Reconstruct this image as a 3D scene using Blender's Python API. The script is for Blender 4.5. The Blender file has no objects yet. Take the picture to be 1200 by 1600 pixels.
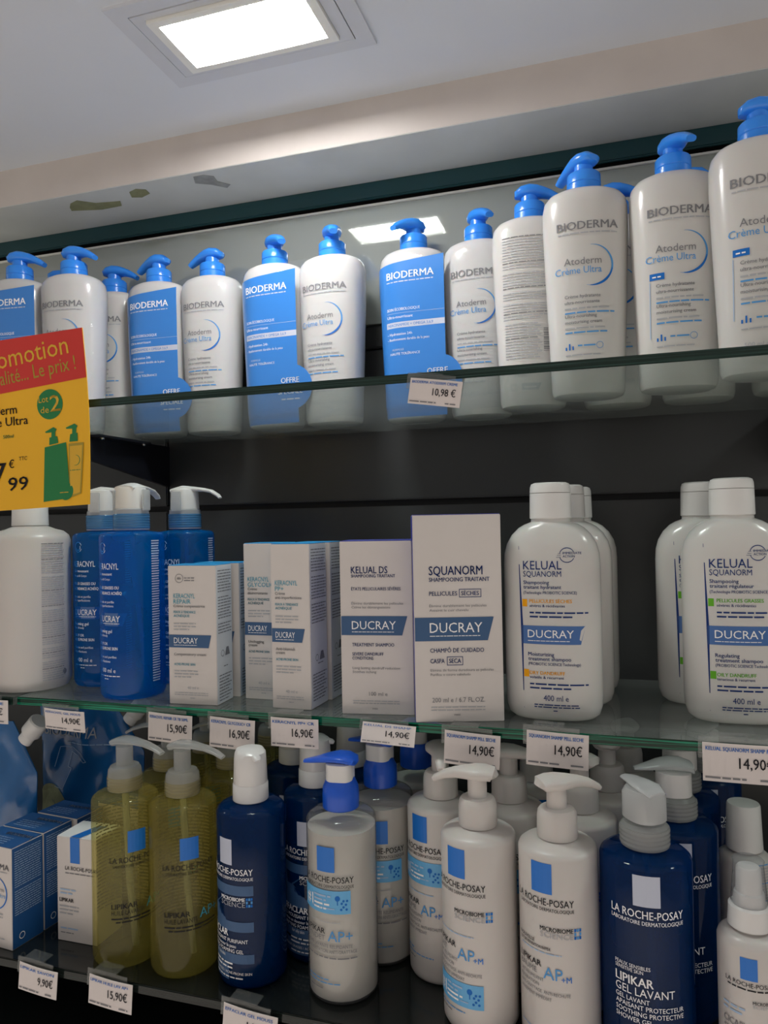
import bpy, bmesh, math, random
from mathutils import Vector, Matrix
import numpy as np
random.seed(7)
S = bpy.context.scene
C = S.collection
# ---------------------------------------------------------------- camera
FPX, YAW, PITCH, ROLL = 1160.5, .3054, .01421, -.01881
Fv = Vector((-math.sin(YAW)*math.cos(PITCH), math.cos(YAW)*math.cos(PITCH), math.sin(PITCH)))
R0 = Vector((math.cos(YAW), math.sin(YAW), 0)); U0 = R0.cross(Fv)
Rv = R0*math.cos(ROLL)+U0*math.sin(ROLL); Uv = -R0*math.sin(ROLL)+U0*math.cos(ROLL)
cam = bpy.data.cameras.new('camera'); co = bpy.data.objects.new('camera', cam); C.objects.link(co)
co.matrix_world = Matrix(((Rv.x,Uv.x,-Fv.x,0),(Rv.y,Uv.y,-Fv.y,0),(Rv.z,Uv.z,-Fv.z,0),(0,0,0,1)))
cam.sensor_fit = 'VERTICAL'; cam.sensor_height = 36; cam.lens = 36*FPX/1600; cam.clip_start = .02
S.camera = co
# ---------------------------------------------------------------- world, exposure
w = bpy.data.worlds.new('shop_ambient'); S.world = w; w.use_nodes = True
bgn = w.node_tree.nodes['Background']; bgn.inputs[0].default_value = (1, .945, .90, 1); bgn.inputs[1].default_value = .30
S.view_settings.view_transform = 'Standard'; S.view_settings.look = 'None'; S.view_settings.gamma = 1
S.view_settings.exposure = 0; S.view_settings.use_curve_mapping = False
LAMP_POWER = 92.0
for i_, (x_, y_) in enumerate(((-1.6, -1.9), (.9, -1.9))):     # unseen area lights added so that floor bounce brightens the ceiling
    a_ = bpy.data.lights.new('floor_fill', 'AREA'); a_.shape = 'RECTANGLE'; a_.size = 1.6; a_.size_y = .8; a_.energy = 75; a_.color = (1, .93, .86)
    ao = bpy.data.objects.new('floor_fill', a_); C.objects.link(ao); ao.location = (x_, y_, 1.25)
# ---------------------------------------------------------------- dimensions
ZT, ZM, ZL = .117, -.175, -.400          # tops of the three glass shelves
DT, DM, DL = .5625, .627, .558           # their front edges
WALL, SOF_Z, SOF_Y, TEAL_Y, CEIL = .885, .424, .778, .872, .4722

def ray(x, y): return Fv + Rv*((x-600)/FPX) - Uv*((y-800)/FPX)
def at(x, y, Y): r = ray(x, y); return r*(Y/r.y)
def atz(x, y, z): r = ray(x, y); return r*(z/r.z)
# ---------------------------------------------------------------- materials
MATS = {}
def nt(name):
    m = bpy.data.materials.new(name); m.use_nodes = True; MATS[name] = m
    n = m.node_tree.nodes; return m, n, m.node_tree.links, n['Principled BSDF'], n['Material Output']
def pm(name, col, rough=.5, metal=0, spec=.5, var=.04, scale=60, bump=0, coat=0, sss=0, alpha=None):
    if name.startswith('ink_'): spec = .12
    m, n, l, p, o = nt(name)
    tc = n.new('ShaderNodeTexCoord'); ns = n.new('ShaderNodeTexNoise'); ns.inputs['Scale'].default_value = scale; ns.inputs['Detail'].default_value = 4
    l.new(tc.outputs['Object'], ns.inputs['Vector'])
    mx = n.new('ShaderNodeMix'); mx.data_type = 'RGBA'
    c = list(col)+[1]
    mx.inputs[6].default_value = [max(0, v*(1-var*2)) for v in c[:3]]+[1]; mx.inputs[7].default_value = [min(1, v*(1+var)) for v in c[:3]]+[1]
    l.new(ns.outputs['Fac'], mx.inputs[0]); l.new(mx.outputs[2], p.inputs['Base Color'])
    p.inputs['Roughness'].default_value = rough; p.inputs['Metallic'].default_value = metal
    p.inputs['Specular IOR Level'].default_value = spec; p.inputs['Coat Weight'].default_value = coat
    if sss: p.inputs['Subsurface Weight'].default_value = sss; p.inputs['Subsurface Scale'].default_value = .004
    if bump:
        b = n.new('ShaderNodeBump'); b.inputs['Strength'].default_value = bump; b.inputs['Distance'].default_value = .002
        l.new(ns.outputs['Fac'], b.inputs['Height']); l.new(b.outputs['Normal'], p.inputs['Normal'])
    return m
def clear(name, tint, body=.25, bodycol=None, rough=.08, gl=1.0, var=.1, scale=20, bump=0):
    """see-through: tinted transparency + some body colour + fresnel gloss"""
    m, n, l, p, o = nt(name)
    n.remove(p)
    tr = n.new('ShaderNodeBsdfTransparent'); tr.inputs[0].default_value = (*tint, 1)
    df = n.new('ShaderNodeBsdfDiffuse'); tl = n.new('ShaderNodeBsdfTranslucent')
    bc = bodycol or tint
    df.inputs[0].default_value = (*bc, 1); tl.inputs[0].default_value = (*bc, 1)
    dm = n.new('ShaderNodeMixShader'); dm.inputs[0].default_value = .45; l.new(df.outputs[0], dm.inputs[1]); l.new(tl.outputs[0], dm.inputs[2])
    m1 = n.new('ShaderNodeMixShader'); l.new(tr.outputs[0], m1.inputs[1]); l.new(dm.outputs[0], m1.inputs[2])
    tc = n.new('ShaderNodeTexCoord'); ns = n.new('ShaderNodeTexNoise'); ns.inputs['Scale'].default_value = scale
    l.new(tc.outputs['Object'], ns.inputs['Vector'])
    mr = n.new('ShaderNodeMapRange'); mr.inputs['To Min'].default_value = max(0, body*(1-var*2)); mr.inputs['To Max'].default_value = min(1, body*(1+var*2))
    l.new(ns.outputs['Fac'], mr.inputs['Value']); l.new(mr.outputs[0], m1.inputs[0])
    g = n.new('ShaderNodeBsdfGlossy'); g.inputs['Roughness'].default_value = rough
    fr = n.new('ShaderNodeLayerWeight'); pw = n.new('ShaderNodeMath'); pw.operation = 'POWER'; pw.inputs[1].default_value = 4.5; l.new(fr.outputs['Facing'], pw.inputs[0])
    mu = n.new('ShaderNodeMath'); mu.operation = 'MULTIPLY_ADD'; mu.inputs[1].default_value = .85*gl; mu.inputs[2].default_value = .04*gl; l.new(pw.outputs[0], mu.inputs[0])
    m2 = n.new('ShaderNodeMixShader'); l.new(mu.outputs[0], m2.inputs[0]); l.new(m1.outputs[0], m2.inputs[1]); l.new(g.outputs[0], m2.inputs[2])
    if bump:
        b = n.new('ShaderNodeBump'); b.inputs['Strength'].default_value = bump; b.inputs['Distance'].default_value = .002
        l.new(ns.outputs['Fac'], b.inputs['Height']); l.new(b.outputs[0], g.inputs['Normal']); l.new(b.outputs[0], fr.inputs['Normal'])
    l.new(m2.outputs[0], o.inputs[0]); return m

pm('white_plastic', (.62,.605,.585), .22, var=.02, scale=8, sss=.1)
pm('white_satin', (.61,.575,.55), .33, var=.02, scale=8, sss=.1)
pm('white_cap', (.72,.71,.70), .28, var=.02)
pm('cream_lotion', (.62,.585,.52), .35, var=.02, sss=.1)
pm('blue_pump', (.035,.27,.88), .25, var=.03, sss=.25)
pm('royal_blue', (.012,.10,.62), .28, var=.05)
pm('card_white', (.68,.635,.61), .55, var=.02, spec=.3)
pm('card_side', (.78,.80,.82), .5, var=.02, spec=.3)
pm('card_blue', (.02,.30,.66), .45, var=.03)
pm('card_violet', (.05,.06,.35), .45, var=.03)
pm('card_navy', (.010,.085,.27), .5, var=.04)
pm('wrap_blue', (.030,.205,.62), .3, var=.04, scale=30, coat=.6)
pm('ink_white', (.9,.9,.92), .5, var=0)
pm('ink_black', (.02,.02,.025), .6, var=0)
pm('ink_grey', (.22,.22,.235), .6, var=.0)
pm('ink_light', (.42,.43,.46), .6, var=0)
pm('ink_blue', (.02,.16,.55), .5, var=.0)
pm('ink_navy', (.012,.035,.16), .55, var=0)
pm('ink_sky', (.10,.33,.68), .5, var=0)
pm('ink_pale', (.38,.52,.72), .5, var=0)
pm('ink_teal', (.05,.33,.46), .5, var=0)
pm('band_slate', (.035,.10,.23), .5, var=.02)
pm('band_slate_bright', (.05,.14,.38), .45, var=.02)
pm('square_blue', (.005,.16,.60), .45, var=.02)
pm('band_sky', (.12,.42,.75), .45, var=.02)
pm('ink_orange', (.85,.38,.01), .5, var=0)
pm('ink_green', (.13,.42,.03), .5, var=0)
pm('sleeve_white', (.52,.56,.68), .5, var=0)
pm('paper', (.74,.68,.66), .6, var=.02, spec=.2)
pm('sign_yellow', (.90,.48,.014), .45, var=.03, scale=12)
pm('sign_red', (.62,.035,.025), .45, var=.03, scale=12)
pm('sign_green', (.012,.20,.055), .5, var=.04)
pm('sign_gold', (.72,.42,.03), .5, var=0)
pm('sign_olive', (.40,.29,.03), .5, var=0)
pm('slatwall', (.038,.040,.041), .32, var=.15, scale=3, bump=.02)
pm('slot_black', (.004,.004,.005), .6, var=.1)
pm('teal_paint', (.008,.055,.065), .35, var=.1, scale=6)
pm('bracket_metal', (.012,.013,.02), .4, metal=.3)
pm('steel', (.7,.7,.72), .2, metal=1)
pm('floor_tile', (.74,.70,.66), .4, var=.1, scale=5)
pm('navy_deep', (.003,.018,.085), .15, var=.2, coat=.5)
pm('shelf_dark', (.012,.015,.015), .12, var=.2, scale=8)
# painted ceiling, beam and soffit with scuffs
def painted(name, col, dirt, scale, amt):
    m, n, l, p, o = nt(name)
    tc = n.new('ShaderNodeTexCoord'); a = n.new('ShaderNodeTexNoise'); a.inputs['Scale'].default_value = scale; a.inputs['Detail'].default_value = 8
    l.new(tc.outputs['Object'], a.inputs['Vector'])
    r = n.new('ShaderNodeValToRGB'); r.color_ramp.elements[0].position = .35; r.color_ramp.elements[1].position = .7
    r.color_ramp.elements[0].color = (*[c*(1-amt)+d*amt for c, d in zip(col, dirt)], 1); r.color_ramp.elements[1].color = (*col, 1)
    l.new(a.outputs['Fac'], r.inputs[0]); l.new(r.outputs[0], p.inputs['Base Color']); p.inputs['Roughness'].default_value = .6
    b = n.new('ShaderNodeBump'); b.inputs['Strength'].default_value = .08; b.inputs['Distance'].default_value = .001
    l.new(a.outputs['Fac'], b.inputs['Height']); l.new(b.outputs[0], p.inputs['Normal'])
painted('ceiling_paint', (.68,.71,.77), (.64,.67,.72), 6, .5)
painted('beam_paint', (.60,.55,.52), (.50,.45,.42), 14, .5)
painted('soffit_paint', (.62,.64,.63), (.52,.54,.53), 14, .6)
pm('patch_olive', (.28,.29,.16), .7, var=.25, scale=80)
pm('scuff_grey', (.33,.34,.34), .7, var=.25, scale=80)
# back-painted grey mirror glass
m, n, l, p, o = nt('mirror_grey'); p.inputs['Base Color'].default_value = (.40,.43,.41,1); p.inputs['Metallic'].default_value = .45; p.inputs['Roughness'].default_value = .035
# lamp
m, n, l, p, o = nt('lamp_glow'); n.remove(p); e = n.new('ShaderNodeEmission'); e.inputs[0].default_value = (1,.985,.96,1); e.inputs[1].default_value = LAMP_POWER; l.new(e.outputs[0], o.inputs[0])
pm('lamp_frame', (.80,.80,.76), .35, var=.01)
pm('lamp_panel', (.60,.62,.67), .5, var=.02)
# glass
clear('shelf_glass', (.92,.96,.94), body=.07, bodycol=(.62,.67,.65), rough=.03, gl=.70, var=.5, scale=9)
clear('shelf_glass_dust_sheen', (.90,.95,.93), body=.20, bodycol=(.66,.70,.68), rough=.03, gl=.90, var=.5, scale=9)  # pale haze in the body colour stands for grey reflections as well as dust
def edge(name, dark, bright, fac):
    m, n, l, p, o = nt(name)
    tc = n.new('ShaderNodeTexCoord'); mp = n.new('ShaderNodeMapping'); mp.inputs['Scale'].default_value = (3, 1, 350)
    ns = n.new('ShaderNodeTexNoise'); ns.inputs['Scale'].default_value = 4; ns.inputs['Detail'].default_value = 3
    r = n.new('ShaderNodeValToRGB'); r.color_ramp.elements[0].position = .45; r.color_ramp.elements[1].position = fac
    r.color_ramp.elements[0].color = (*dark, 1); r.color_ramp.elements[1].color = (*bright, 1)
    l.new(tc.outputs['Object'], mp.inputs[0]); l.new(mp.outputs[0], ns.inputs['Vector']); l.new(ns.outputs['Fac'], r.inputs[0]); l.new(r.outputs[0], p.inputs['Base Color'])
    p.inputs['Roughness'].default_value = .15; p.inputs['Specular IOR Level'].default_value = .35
edge('edge_green', (.001,.022,.012), (.008,.32,.18), .66)  # emerald streaks are edge highlights painted into the colour by noise
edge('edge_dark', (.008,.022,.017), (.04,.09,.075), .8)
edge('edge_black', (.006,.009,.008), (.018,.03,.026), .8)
clear('clear_film', (.97,.98,1), body=.03, bodycol=(.8,.82,.85), rough=.06, gl=.9, scale=60, bump=.5)
clear('clear_holder', (.93,.94,.94), body=.10, bodycol=(.6,.62,.6), rough=.1)
clear('frosted', (.88,.89,.88), body=.40, bodycol=(.72,.73,.72), rough=.2)
clear('frosted_light', (.9,.9,.9), body=.65, bodycol=(.80,.81,.82), rough=.2)
clear('clear_plastic', (.90,.91,.92), body=.14, bodycol=(.65,.66,.68), rough=.08)
clear('yellow_oil', (.88,.85,.56), body=.13, bodycol=(.80,.70,.22), rough=.05, gl=.55)
clear('blue_gel', (.10,.55,.92), body=.34, bodycol=(.003,.27,.80), rough=.05, gl=.6)
clear('navy_gel', (.04,.20,.50), body=.50, bodycol=(.001,.052,.22), rough=.06, gl=.5)
clear('tube_clear', (.85,.88,.85), body=.35, bodycol=(.60,.62,.52), rough=.2)
clear('thread_clear', (.88,.86,.74), body=.45, bodycol=(.52,.47,.30), rough=.15)
clear('blue_thread', (.45,.70,.88), body=.55, bodycol=(.12,.38,.68), rough=.15)
m, n, l, p, o = nt('pouch_foil'); p.inputs['Base Color'].default_value = (.012,.12,.34,1); p.inputs['Roughness'].default_value = .22; p.inputs['Coat Weight'].default_value = .6
tc = n.new('ShaderNodeTexCoord'); ns = n.new('ShaderNodeTexNoise'); ns.inputs['Scale'].default_value = 26; l.new(tc.outputs['Object'], ns.inputs['Vector'])
b = n.new('ShaderNodeBump'); b.inputs['Strength'].default_value = .6; b.inputs['Distance'].default_value = .006; l.new(ns.outputs['Fac'], b.inputs['Height']); l.new(b.outputs[0], p.inputs['Normal'])

# ---------------------------------------------------------------- object helpers
def tag(o, label=None, cat=None, group=None, kind=None):
    if label: o['label'] = label
    if cat: o['category'] = cat
    if group: o['group'] = group
    if kind: o['kind'] = kind
    return o
def thing(name, label, cat, loc=(0,0,0), rz=0, group=None):
    o = bpy.data.objects.new(name, None); C.objects.link(o); o.empty_display_size = .02
    o.location = loc; o.rotation_euler = (0, 0, rz)
    return tag(o, label, cat, group)
def put(name, me, parent=None, rz=0, loc=(0,0,0), label=None):
    o = bpy.data.objects.new(name, me); C.objects.link(o); o.parent = parent; o.rotation_euler = (0, 0, rz); o.location = loc
    if label: o['label'] = label
    return o
def mesh(name, V, Fc, mats, mi=None, smooth=False):
    me = bpy.data.meshes.new(name); me.from_pydata([tuple(v) for v in V], [], Fc)
    for m_ in mats: me.materials.append(MATS[m_])
    if mi: me.polygons.foreach_set('material_index', mi)
    if smooth: me.polygons.foreach_set('use_smooth', [True]*len(me.polygons))
    me.update(); return me
def solid(me, smooth_angle=None):
    bm = bmesh.new(); bm.from_mesh(me); bmesh.ops.recalc_face_normals(bm, faces=bm.faces); bm.to_mesh(me); bm.free()
    if smooth_angle: me.set_sharp_from_angle(angle=math.radians(smooth_angle))
    return me
def sgnp(v, e): return math.copysign(abs(v)**e, v)
def loft(name, rings, mat, n=40, capped=True, angle=38):
    """rings: (z, rx, ry, p [,ox, oy])"""
    V = []; Fc = []
    for g in rings:
        z, rx, ry, p = g[:4]; ox, oy = (g[4], g[5]) if len(g) > 4 else (0, 0)
        for i in range(n):
            a = 2*math.pi*i/n
            V.append((ox+rx*sgnp(math.cos(a), 2/p), oy+ry*sgnp(math.sin(a), 2/p), z))
    for k in range(len(rings)-1):
        for i in range(n):
            j = (i+1) % n; Fc.append((k*n+i, k*n+j, (k+1)*n+j, (k+1)*n+i))
    if capped:
        Fc.append(tuple(range(n))[::-1]); Fc.append(tuple((len(rings)-1)*n+i for i in range(n)))
    return solid(mesh(name, V, Fc, [mat], smooth=True), angle)
def sweep(name, pts, mat, n=20, p=2.3, angle=50):
    """pts: (x, z, half width y, half height) path in the XZ plane"""
    V = []; Fc = []; m_ = len(pts)
    for k in range(m_):
        a = pts[max(0, k-1)]; b = pts[min(m_-1, k+1)]
        t = Vector((b[0]-a[0], 0, b[1]-a[1])); t.normalize(); nn = Vector((-t.z, 0, t.x))
        x, z, hw, hh = pts[k]
        for i in range(n):
            q = 2*math.pi*i/n; cy = sgnp(math.cos(q), 2/p)*hw; cn = sgnp(math.sin(q), 2/p)*hh
            V.append((x+nn.x*cn, cy, z+nn.z*cn))
    for k in range(m_-1):
        for i in range(n):
            j = (i+1) % n; Fc.append((k*n+i, k*n+j, (k+1)*n+j, (k+1)*n+i))
    Fc.append(tuple(range(n))); Fc.append(tuple((m_-1)*n+i for i in range(n))[::-1])
    return solid(mesh(name, V, Fc, [mat], smooth=True), angle)
def joined(name, mes):
    bm = bmesh.new(); mats = []
    for me in mes:
        off = len(mats); base = len(bm.faces)
        bm.from_mesh(me)
        bm.faces.ensure_lookup_table()
        for f in bm.faces[base:]: f.material_index += off
        mats += list(me.materials)
    out = bpy.data.meshes.new(name); bm.to_mesh(out); bm.free()
    for m_ in mats: out.materials.append(m_)
    out.set_sharp_from_angle(angle=math.radians(40))
    return out
def box(name, x0, x1, y0, y1, z0, z1, mats, mi=None, bevel=0):
    V = [(x0,y0,z0),(x1,y0,z0),(x1,y1,z0),(x0,y1,z0),(x0,y0,z1),(x1,y0,z1),(x1,y1,z1),(x0,y1,z1)]
    Fc = [(3,2,1,0),(4,5,6,7),(0,1,5,4),(1,2,6,5),(2,3,7,6),(3,0,4,7)]   # bottom top front right back left
    me = mesh(name, V, Fc, mats, mi)
    if bevel:
        bm = bmesh.new(); bm.from_mesh(me); bmesh.ops.bevel(bm, geom=list(bm.edges), offset=bevel, segments=2, affect='EDGES', clamp_overlap=True); bm.to_mesh(me); bm.free()
    return me
CACHE = {}
def cached(key, fn):
    if key not in CACHE: CACHE[key] = fn()
    return CACHE[key]

# ---------------------------------------------------------------- lettering
TX = {}
tcur = bpy.data.curves.new('tmp_text', 'FONT'); tob = bpy.data.objects.new('tmp_text', tcur); C.objects.link(tob)
def glyphs(s, bold):
    bold = 0; k = (s, bold)
    if k not in TX:
        tcur.body = s; tcur.size = 1; tcur.offset = 0; tcur.resolution_u = 2; tcur.fill_mode = 'FRONT'
        bpy.context.view_layer.update()
        ev = tob.evaluated_get(bpy.context.evaluated_depsgraph_get()); me = ev.to_mesh()
        V = [(v.co.x, v.co.y) for v in me.vertices]; Fc = [tuple(p_.vertices) for p_ in me.polygons]
        ev.to_mesh_clear()
        xs = [v[0] for v in V] or [0]
        TX[k] = (V, Fc, min(xs), max(xs))
    return TX[k]
_H = glyphs('H', 0); CAP = max(v[1] for v in _H[0])
class Decal:
    def __init__(s): s.V = []; s.F = []; s.M = []; s.mats = []; s.L = []
    def mi(s, m_):
        if m_ not in s.mats: s.mats.append(m_)
        return s.mats.index(m_)
    def add(s, V, Fc, m_, lift=0):
        b = len(s.V); s.V += V; s.L += [lift]*len(V); s.F += [tuple(i+b for i in f) for f in Fc]; s.M += [s.mi(m_)]*len(Fc)
    def text(s, t, u, v, h, m_, bold=0, width=None, align='L', sx=1.0, rot=0, lift=2):
        V, Fc, x0, x1 = glyphs(t, bold); k = h/CAP
        kx = width/(x1-x0) if width else k*sx
        o = {'L': 0, 'C': -(x1-x0)/2*kx, 'R': -(x1-x0)*kx}[align]; c, sn = math.cos(rot), math.sin(rot)
        bd = .030*max(0, bold)*k; kx *= 1-bd/max(1e-6, (x1-x0)*kx)
        for sh in ((0, bd*.5, bd) if bold > .9 else (0, bd) if bold > .35 else (0,)):
            pts = []
            for a, b in V:
                X, Y = (a-x0)*kx+o+sh, b*k; pts.append((u+X*c-Y*sn, v+X*sn+Y*c))
            s.add(pts, Fc, m_, lift)
        return s
    def quad(s, p0, p1, p2, p3, m_, du=.003, lift=0):
        L = max(abs(p1[0]-p0[0]), abs(p2[0]-p3[0])); Hh = max(abs(p3[1]-p0[1]), abs(p2[1]-p1[1]))
        nx = max(1, int(L/du)); ny = max(1, int(Hh/(du*5)))
        V = []
        for j in range(ny+1):
            for i in range(nx+1):
                a, b = i/nx, j/ny
                V.append(tuple((p0[q]*(1-a)+p1[q]*a)*(1-b)+(p3[q]*(1-a)+p2[q]*a)*b for q in (0, 1)))
        Fc = [(j*(nx+1)+i, j*(nx+1)+i+1, (j+1)*(nx+1)+i+1, (j+1)*(nx+1)+i) for j in range(ny) for i in range(nx)]
        s.add(V, Fc, m_, lift); return s
    def rect(s, u0, v0, u1, v1, m_, lift=0): return s.quad((u0,v0), (u1,v0), (u1,v1), (u0,v1), m_, lift=lift)
    def arc(s, cu, cv, r, w0, w1, a0, a1, m_, n=28, lift=0):
        V = []; Fc = []
        for i in range(n+1):
            t = i/n; a = math.radians(a0+(a1-a0)*t); ww = (w0+(w1-w0)*math.sin(math.pi*t))/2
            V += [(cu+(r-ww)*math.cos(a), cv+(r-ww)*math.sin(a)), (cu+(r+ww)*math.cos(a), cv+(r+ww)*math.sin(a))]
        for i in range(n): Fc.append((2*i, 2*i+1, 2*i+3, 2*i+2))
        s.add(V, Fc, m_, lift); return s
    def disc(s, cu, cv, r, m_, lift=0, ry=None):
        ry = ry or r; V = [(cu, cv)]; Fc = []; rings = 5; n = 28
        for q in range(1, rings+1):
            for i in range(n):
                a = 2*math.pi*i/n; V.append((cu+r*q/rings*math.cos(a), cv+ry*q/rings*math.sin(a)))
        for i in range(n): Fc.append((0, 1+i, 1+(i+1) % n))
        for q in range(rings-1):
            for i in range(n):
                a, b = 1+q*n+i, 1+q*n+(i+1) % n; Fc.append((a, a+n, b+n, b))
        s.add(V, Fc, m_, lift); return s
    def micro(s, u0, v, u1, h, m_, lift=1, seed=None):
        """one line of print too small to read: words as short bars"""
        rr = random.Random(seed if seed is not None else int(v*1e5)+int(u1*1e4)); x = u0
        while x < u1-h*.6:
            wd = min(rr.uniform(1.5, 5.5)*h, u1-x); s.rect(x, v, x+wd, v+h*.62, m_, lift); x += wd+h*.55
        return s
    def para(s, u0, v, u1, h, k, m_, gap=1.7):
        for i in range(k): s.micro(u0, v-i*h*gap, u1 if i < k-1 else u0+(u1-u0)*.7, h, m_, seed=i*31+int(v*1e4))
        return s
    def build(s, fn, name='printed_label'):
        V = [fn(u, v, .00035+.00012*L) for (u, v), L in zip(s.V, s.L)]
        me = mesh(name, V, s.F, s.mats, s.M)
        return me
def on_profile(prof, mode='oval', rot=0):
    zs = [g[0] for g in prof]; rxs = [g[1] for g in prof]; rys = [g[2] for g in prof]; p = prof[len(prof)//2][3]
    def fn(u, v, off):
        rx = float(np.interp(v, zs, rxs))+off; ry = float(np.interp(v, zs, rys))+off
        if mode == 'cyl':
            a = u/rx+rot; return (rx*math.sin(a), -ry*math.cos(a), v)
        x = max(-rx*.995, min(rx*.995, u)); y = ry*(1-abs(x/rx)**p)**(1/p)
        return (x, -y, v)
    return fn
def flat(y=0): return lambda u, v, off: (u, y-off, v)
def side_right(x): return lambda u, v, off: (x+off, u, v)
def side_left(x): return lambda u, v, off: (x-off, -u, v)
def top_face(z): return lambda u, v, off: (u, v, z+off)

# ================================================================= SETTING
XL, XR = -1.75, 1.25
def struct(name, me): o = put(name, me); o['kind'] = 'structure'; return o
struct('ceiling', box('ceiling', XL, XR, -1.05, SOF_Y+.02, CEIL, CEIL+.03, ['ceiling_paint']))
be = struct('trim_1', box('beam', XL, XR, SOF_Y, WALL+.05, SOF_Z, CEIL+.03, ['soffit_paint', 'beam_paint'], [0,0,1,0,0,0], bevel=.0006))
be['label'] = 'beige front beam and grey soffit under the ceiling'
struct('trim_2', box('teal', XL, XR, TEAL_Y, TEAL_Y+.006, .4030, SOF_Z, ['teal_paint'], bevel=.0015))
struct('trim_3', box('mirror_trim', XL, XR, WALL-.0065, WALL, .3968, .3992, ['lamp_frame']))
wall = struct('wall_back', box('wall_back', XL, XR, WALL+.012, WALL+.06, -1.2, SOF_Z, ['slot_black']))
# slatwall boards with open grooves between them; a vertical joint behind the bracket
vj = at(262, 730, WALL).x
zb = [-1.2, -.76, -.505, -.232, .027, .218, .2485]
for a, b in zip(zb[:-1], zb[1:]):
    for x0, x1 in ((XL, vj-.0015), (vj+.0015, XR)):
        put('wall_panel', box('wall_panel', x0, x1, WALL, WALL+.013, a+(.0065 if b < .2 else .0012), b-(.0065 if b < .2 else .0012), ['slatwall'], bevel=.0018), wall)
mir = put('mirror_panel', box('mirror_panel', XL, XR, WALL-.004, WALL+.013, .2485, .3970, ['mirror_grey']), wall, label='grey reflective glass panel')
struct('floor', box('floor', -4, 3.5, -4.5, WALL+.05, -1.25, -1.2, ['floor_tile']))
# paint patches on the soffit (dried glue stains)
def patch(pts, m_, name):
    d = [atz(x, y, SOF_Z) for x, y in pts]; cx = sum(v.x for v in d)/len(d); cy = sum(v.y for v in d)/len(d)
    V = [(v.x, v.y, SOF_Z-.0006) for v in d]+[(v.x, v.y, SOF_Z-.0001) for v in d]; n_ = len(d)
    Fc = [tuple(range(n_)), tuple(range(2*n_-1, n_-1, -1))]+[(i, (i+1) % n_, n_+(i+1) % n_, n_+i) for i in range(n_)]
    put(name, solid(mesh(name, V, Fc, [m_])), be, label='olive stain' if 'olive' in m_ else 'grey scuff')
patch([(110,318),(120,313),(150,317),(188,314),(190,321),(160,327),(112,329),(109,324)], 'patch_olive', 'stain')
patch([(202,300),(212,295),(228,296),(234,302),(222,308),(206,308)], 'patch_olive', 'stain')
patch([(302,276),(318,273),(334,275),(340,283),(360,288),(355,293),(330,288),(305,286)], 'scuff_grey', 'stain')

# ceiling lamps
def lamp(cx, cy, label):
    t = thing('ceiling_lamp', label, 'light', (cx, cy, CEIL), 0, 'square recessed ceiling lamps')
    def frame(ox, oy, ix, iy, z0, z1, m_, nm):
        V = []; Fc = []
        for z in (z0, z1):
            for sx, sy in ((ox, oy), (ix, iy)): V += [(-sx,-sy,z),(sx,-sy,z),(sx,sy,z),(-sx,sy,z)]
        for k in range(4):
            j = (k+1) % 4
            Fc += [(k, j, 4+j, 4+k), (8+k, 12+k, 12+j, 8+j), (k, 8+k, 8+j, j), (4+k, 4+j, 12+j, 12+k)]
        return solid(mesh(nm, V, Fc, [m_]))
    put('surround_panel', frame(.111, .063, .0945, .0485, -.003, 0, 'lamp_panel', 'surround'), t)
    put('surround_panel', frame(.0935, .0475, .081, .0405, -.0035, 0, 'lamp_panel', 'surround'), t)
    put('frame', frame(.0805, .040, .0715, .0325, -.007, 0, 'lamp_frame', 'frame'), t)
    V = []; Fc = []
    for z, sx, sy in ((-.0075, .0715, .0325), (-.0015, .0665, .0275)):
        for i in range(32):
            a = 2*math.pi*i/32; V.append((sx*sgnp(math.cos(a), .22), sy*sgnp(math.sin(a), .22), z))
    Fc = [(i, (i+1) % 32, 32+(i+1) % 32, 32+i) for i in range(32)]
    put('inner_rim', mesh('rim', V, Fc, ['lamp_frame'], smooth=True), t)
    put('diffuser', box('diffuser', -.071, .071, -.032, .032, -.0016, -.0008, ['lamp_glow']), t)
lc = [atz(228,27,CEIL), atz(302,105,CEIL), atz(530,52,CEIL)]
lx = (lc[0].x+lc[2].x)/2; ly = lc[1].y-.040
lamp(lx, ly, 'glowing ceiling lamp above the shelves, top of the picture')
lamp(lx+.95, ly, 'added rectangular ceiling lamp, unseen, outside the picture to the right')  # out of view, added for extra light and highlights on the bottles
lamp(lx-1.15, ly, 'added rectangular ceiling lamp, unseen, outside the picture to the left')  # left counterpart, likewise added for its light

# ---------------------------------------------------------------- glass shelves
def shelf(z, d, th, x0, x1, edgem, label, y1=.850):
    t = thing('glass_shelf', label, 'shelf', (0, 0, z-th))
    put('glass_sheet', box('glass_sheet', x0, x1, d+.0016, y1, 0, th, [{'edge_black': 'shelf_dark', 'edge_green': 'shelf_glass_dust_sheen'}.get(edgem, 'shelf_glass')]), t)
    put('front_edge', box('front_edge', x0, x1, d, d+.0016, 0, th, [edgem], bevel=.0007), t, label='green polished glass edge')
    return t
joint = at(25, 1090, DM).x
shelf(ZT, DT, .0072, -1.3, 1.1, 'edge_dark', 'top glass shelf seen from below, carrying white and blue pump bottles')
shelf(ZM, DM, .0083, joint+.001, 1.1, 'edge_green', 'middle glass shelf with bright green edge under the white cartons')
shelf(ZM+.0003, DM-.004, .0083, -1.3, joint-.001, 'edge_dark', 'short glass shelf at far left under the big white bottle')
shelf(ZL, DL, .008, -1.3, 1.1, 'edge_black', 'dark bottom glass shelf carrying yellow, navy and white pump bottles')
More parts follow.
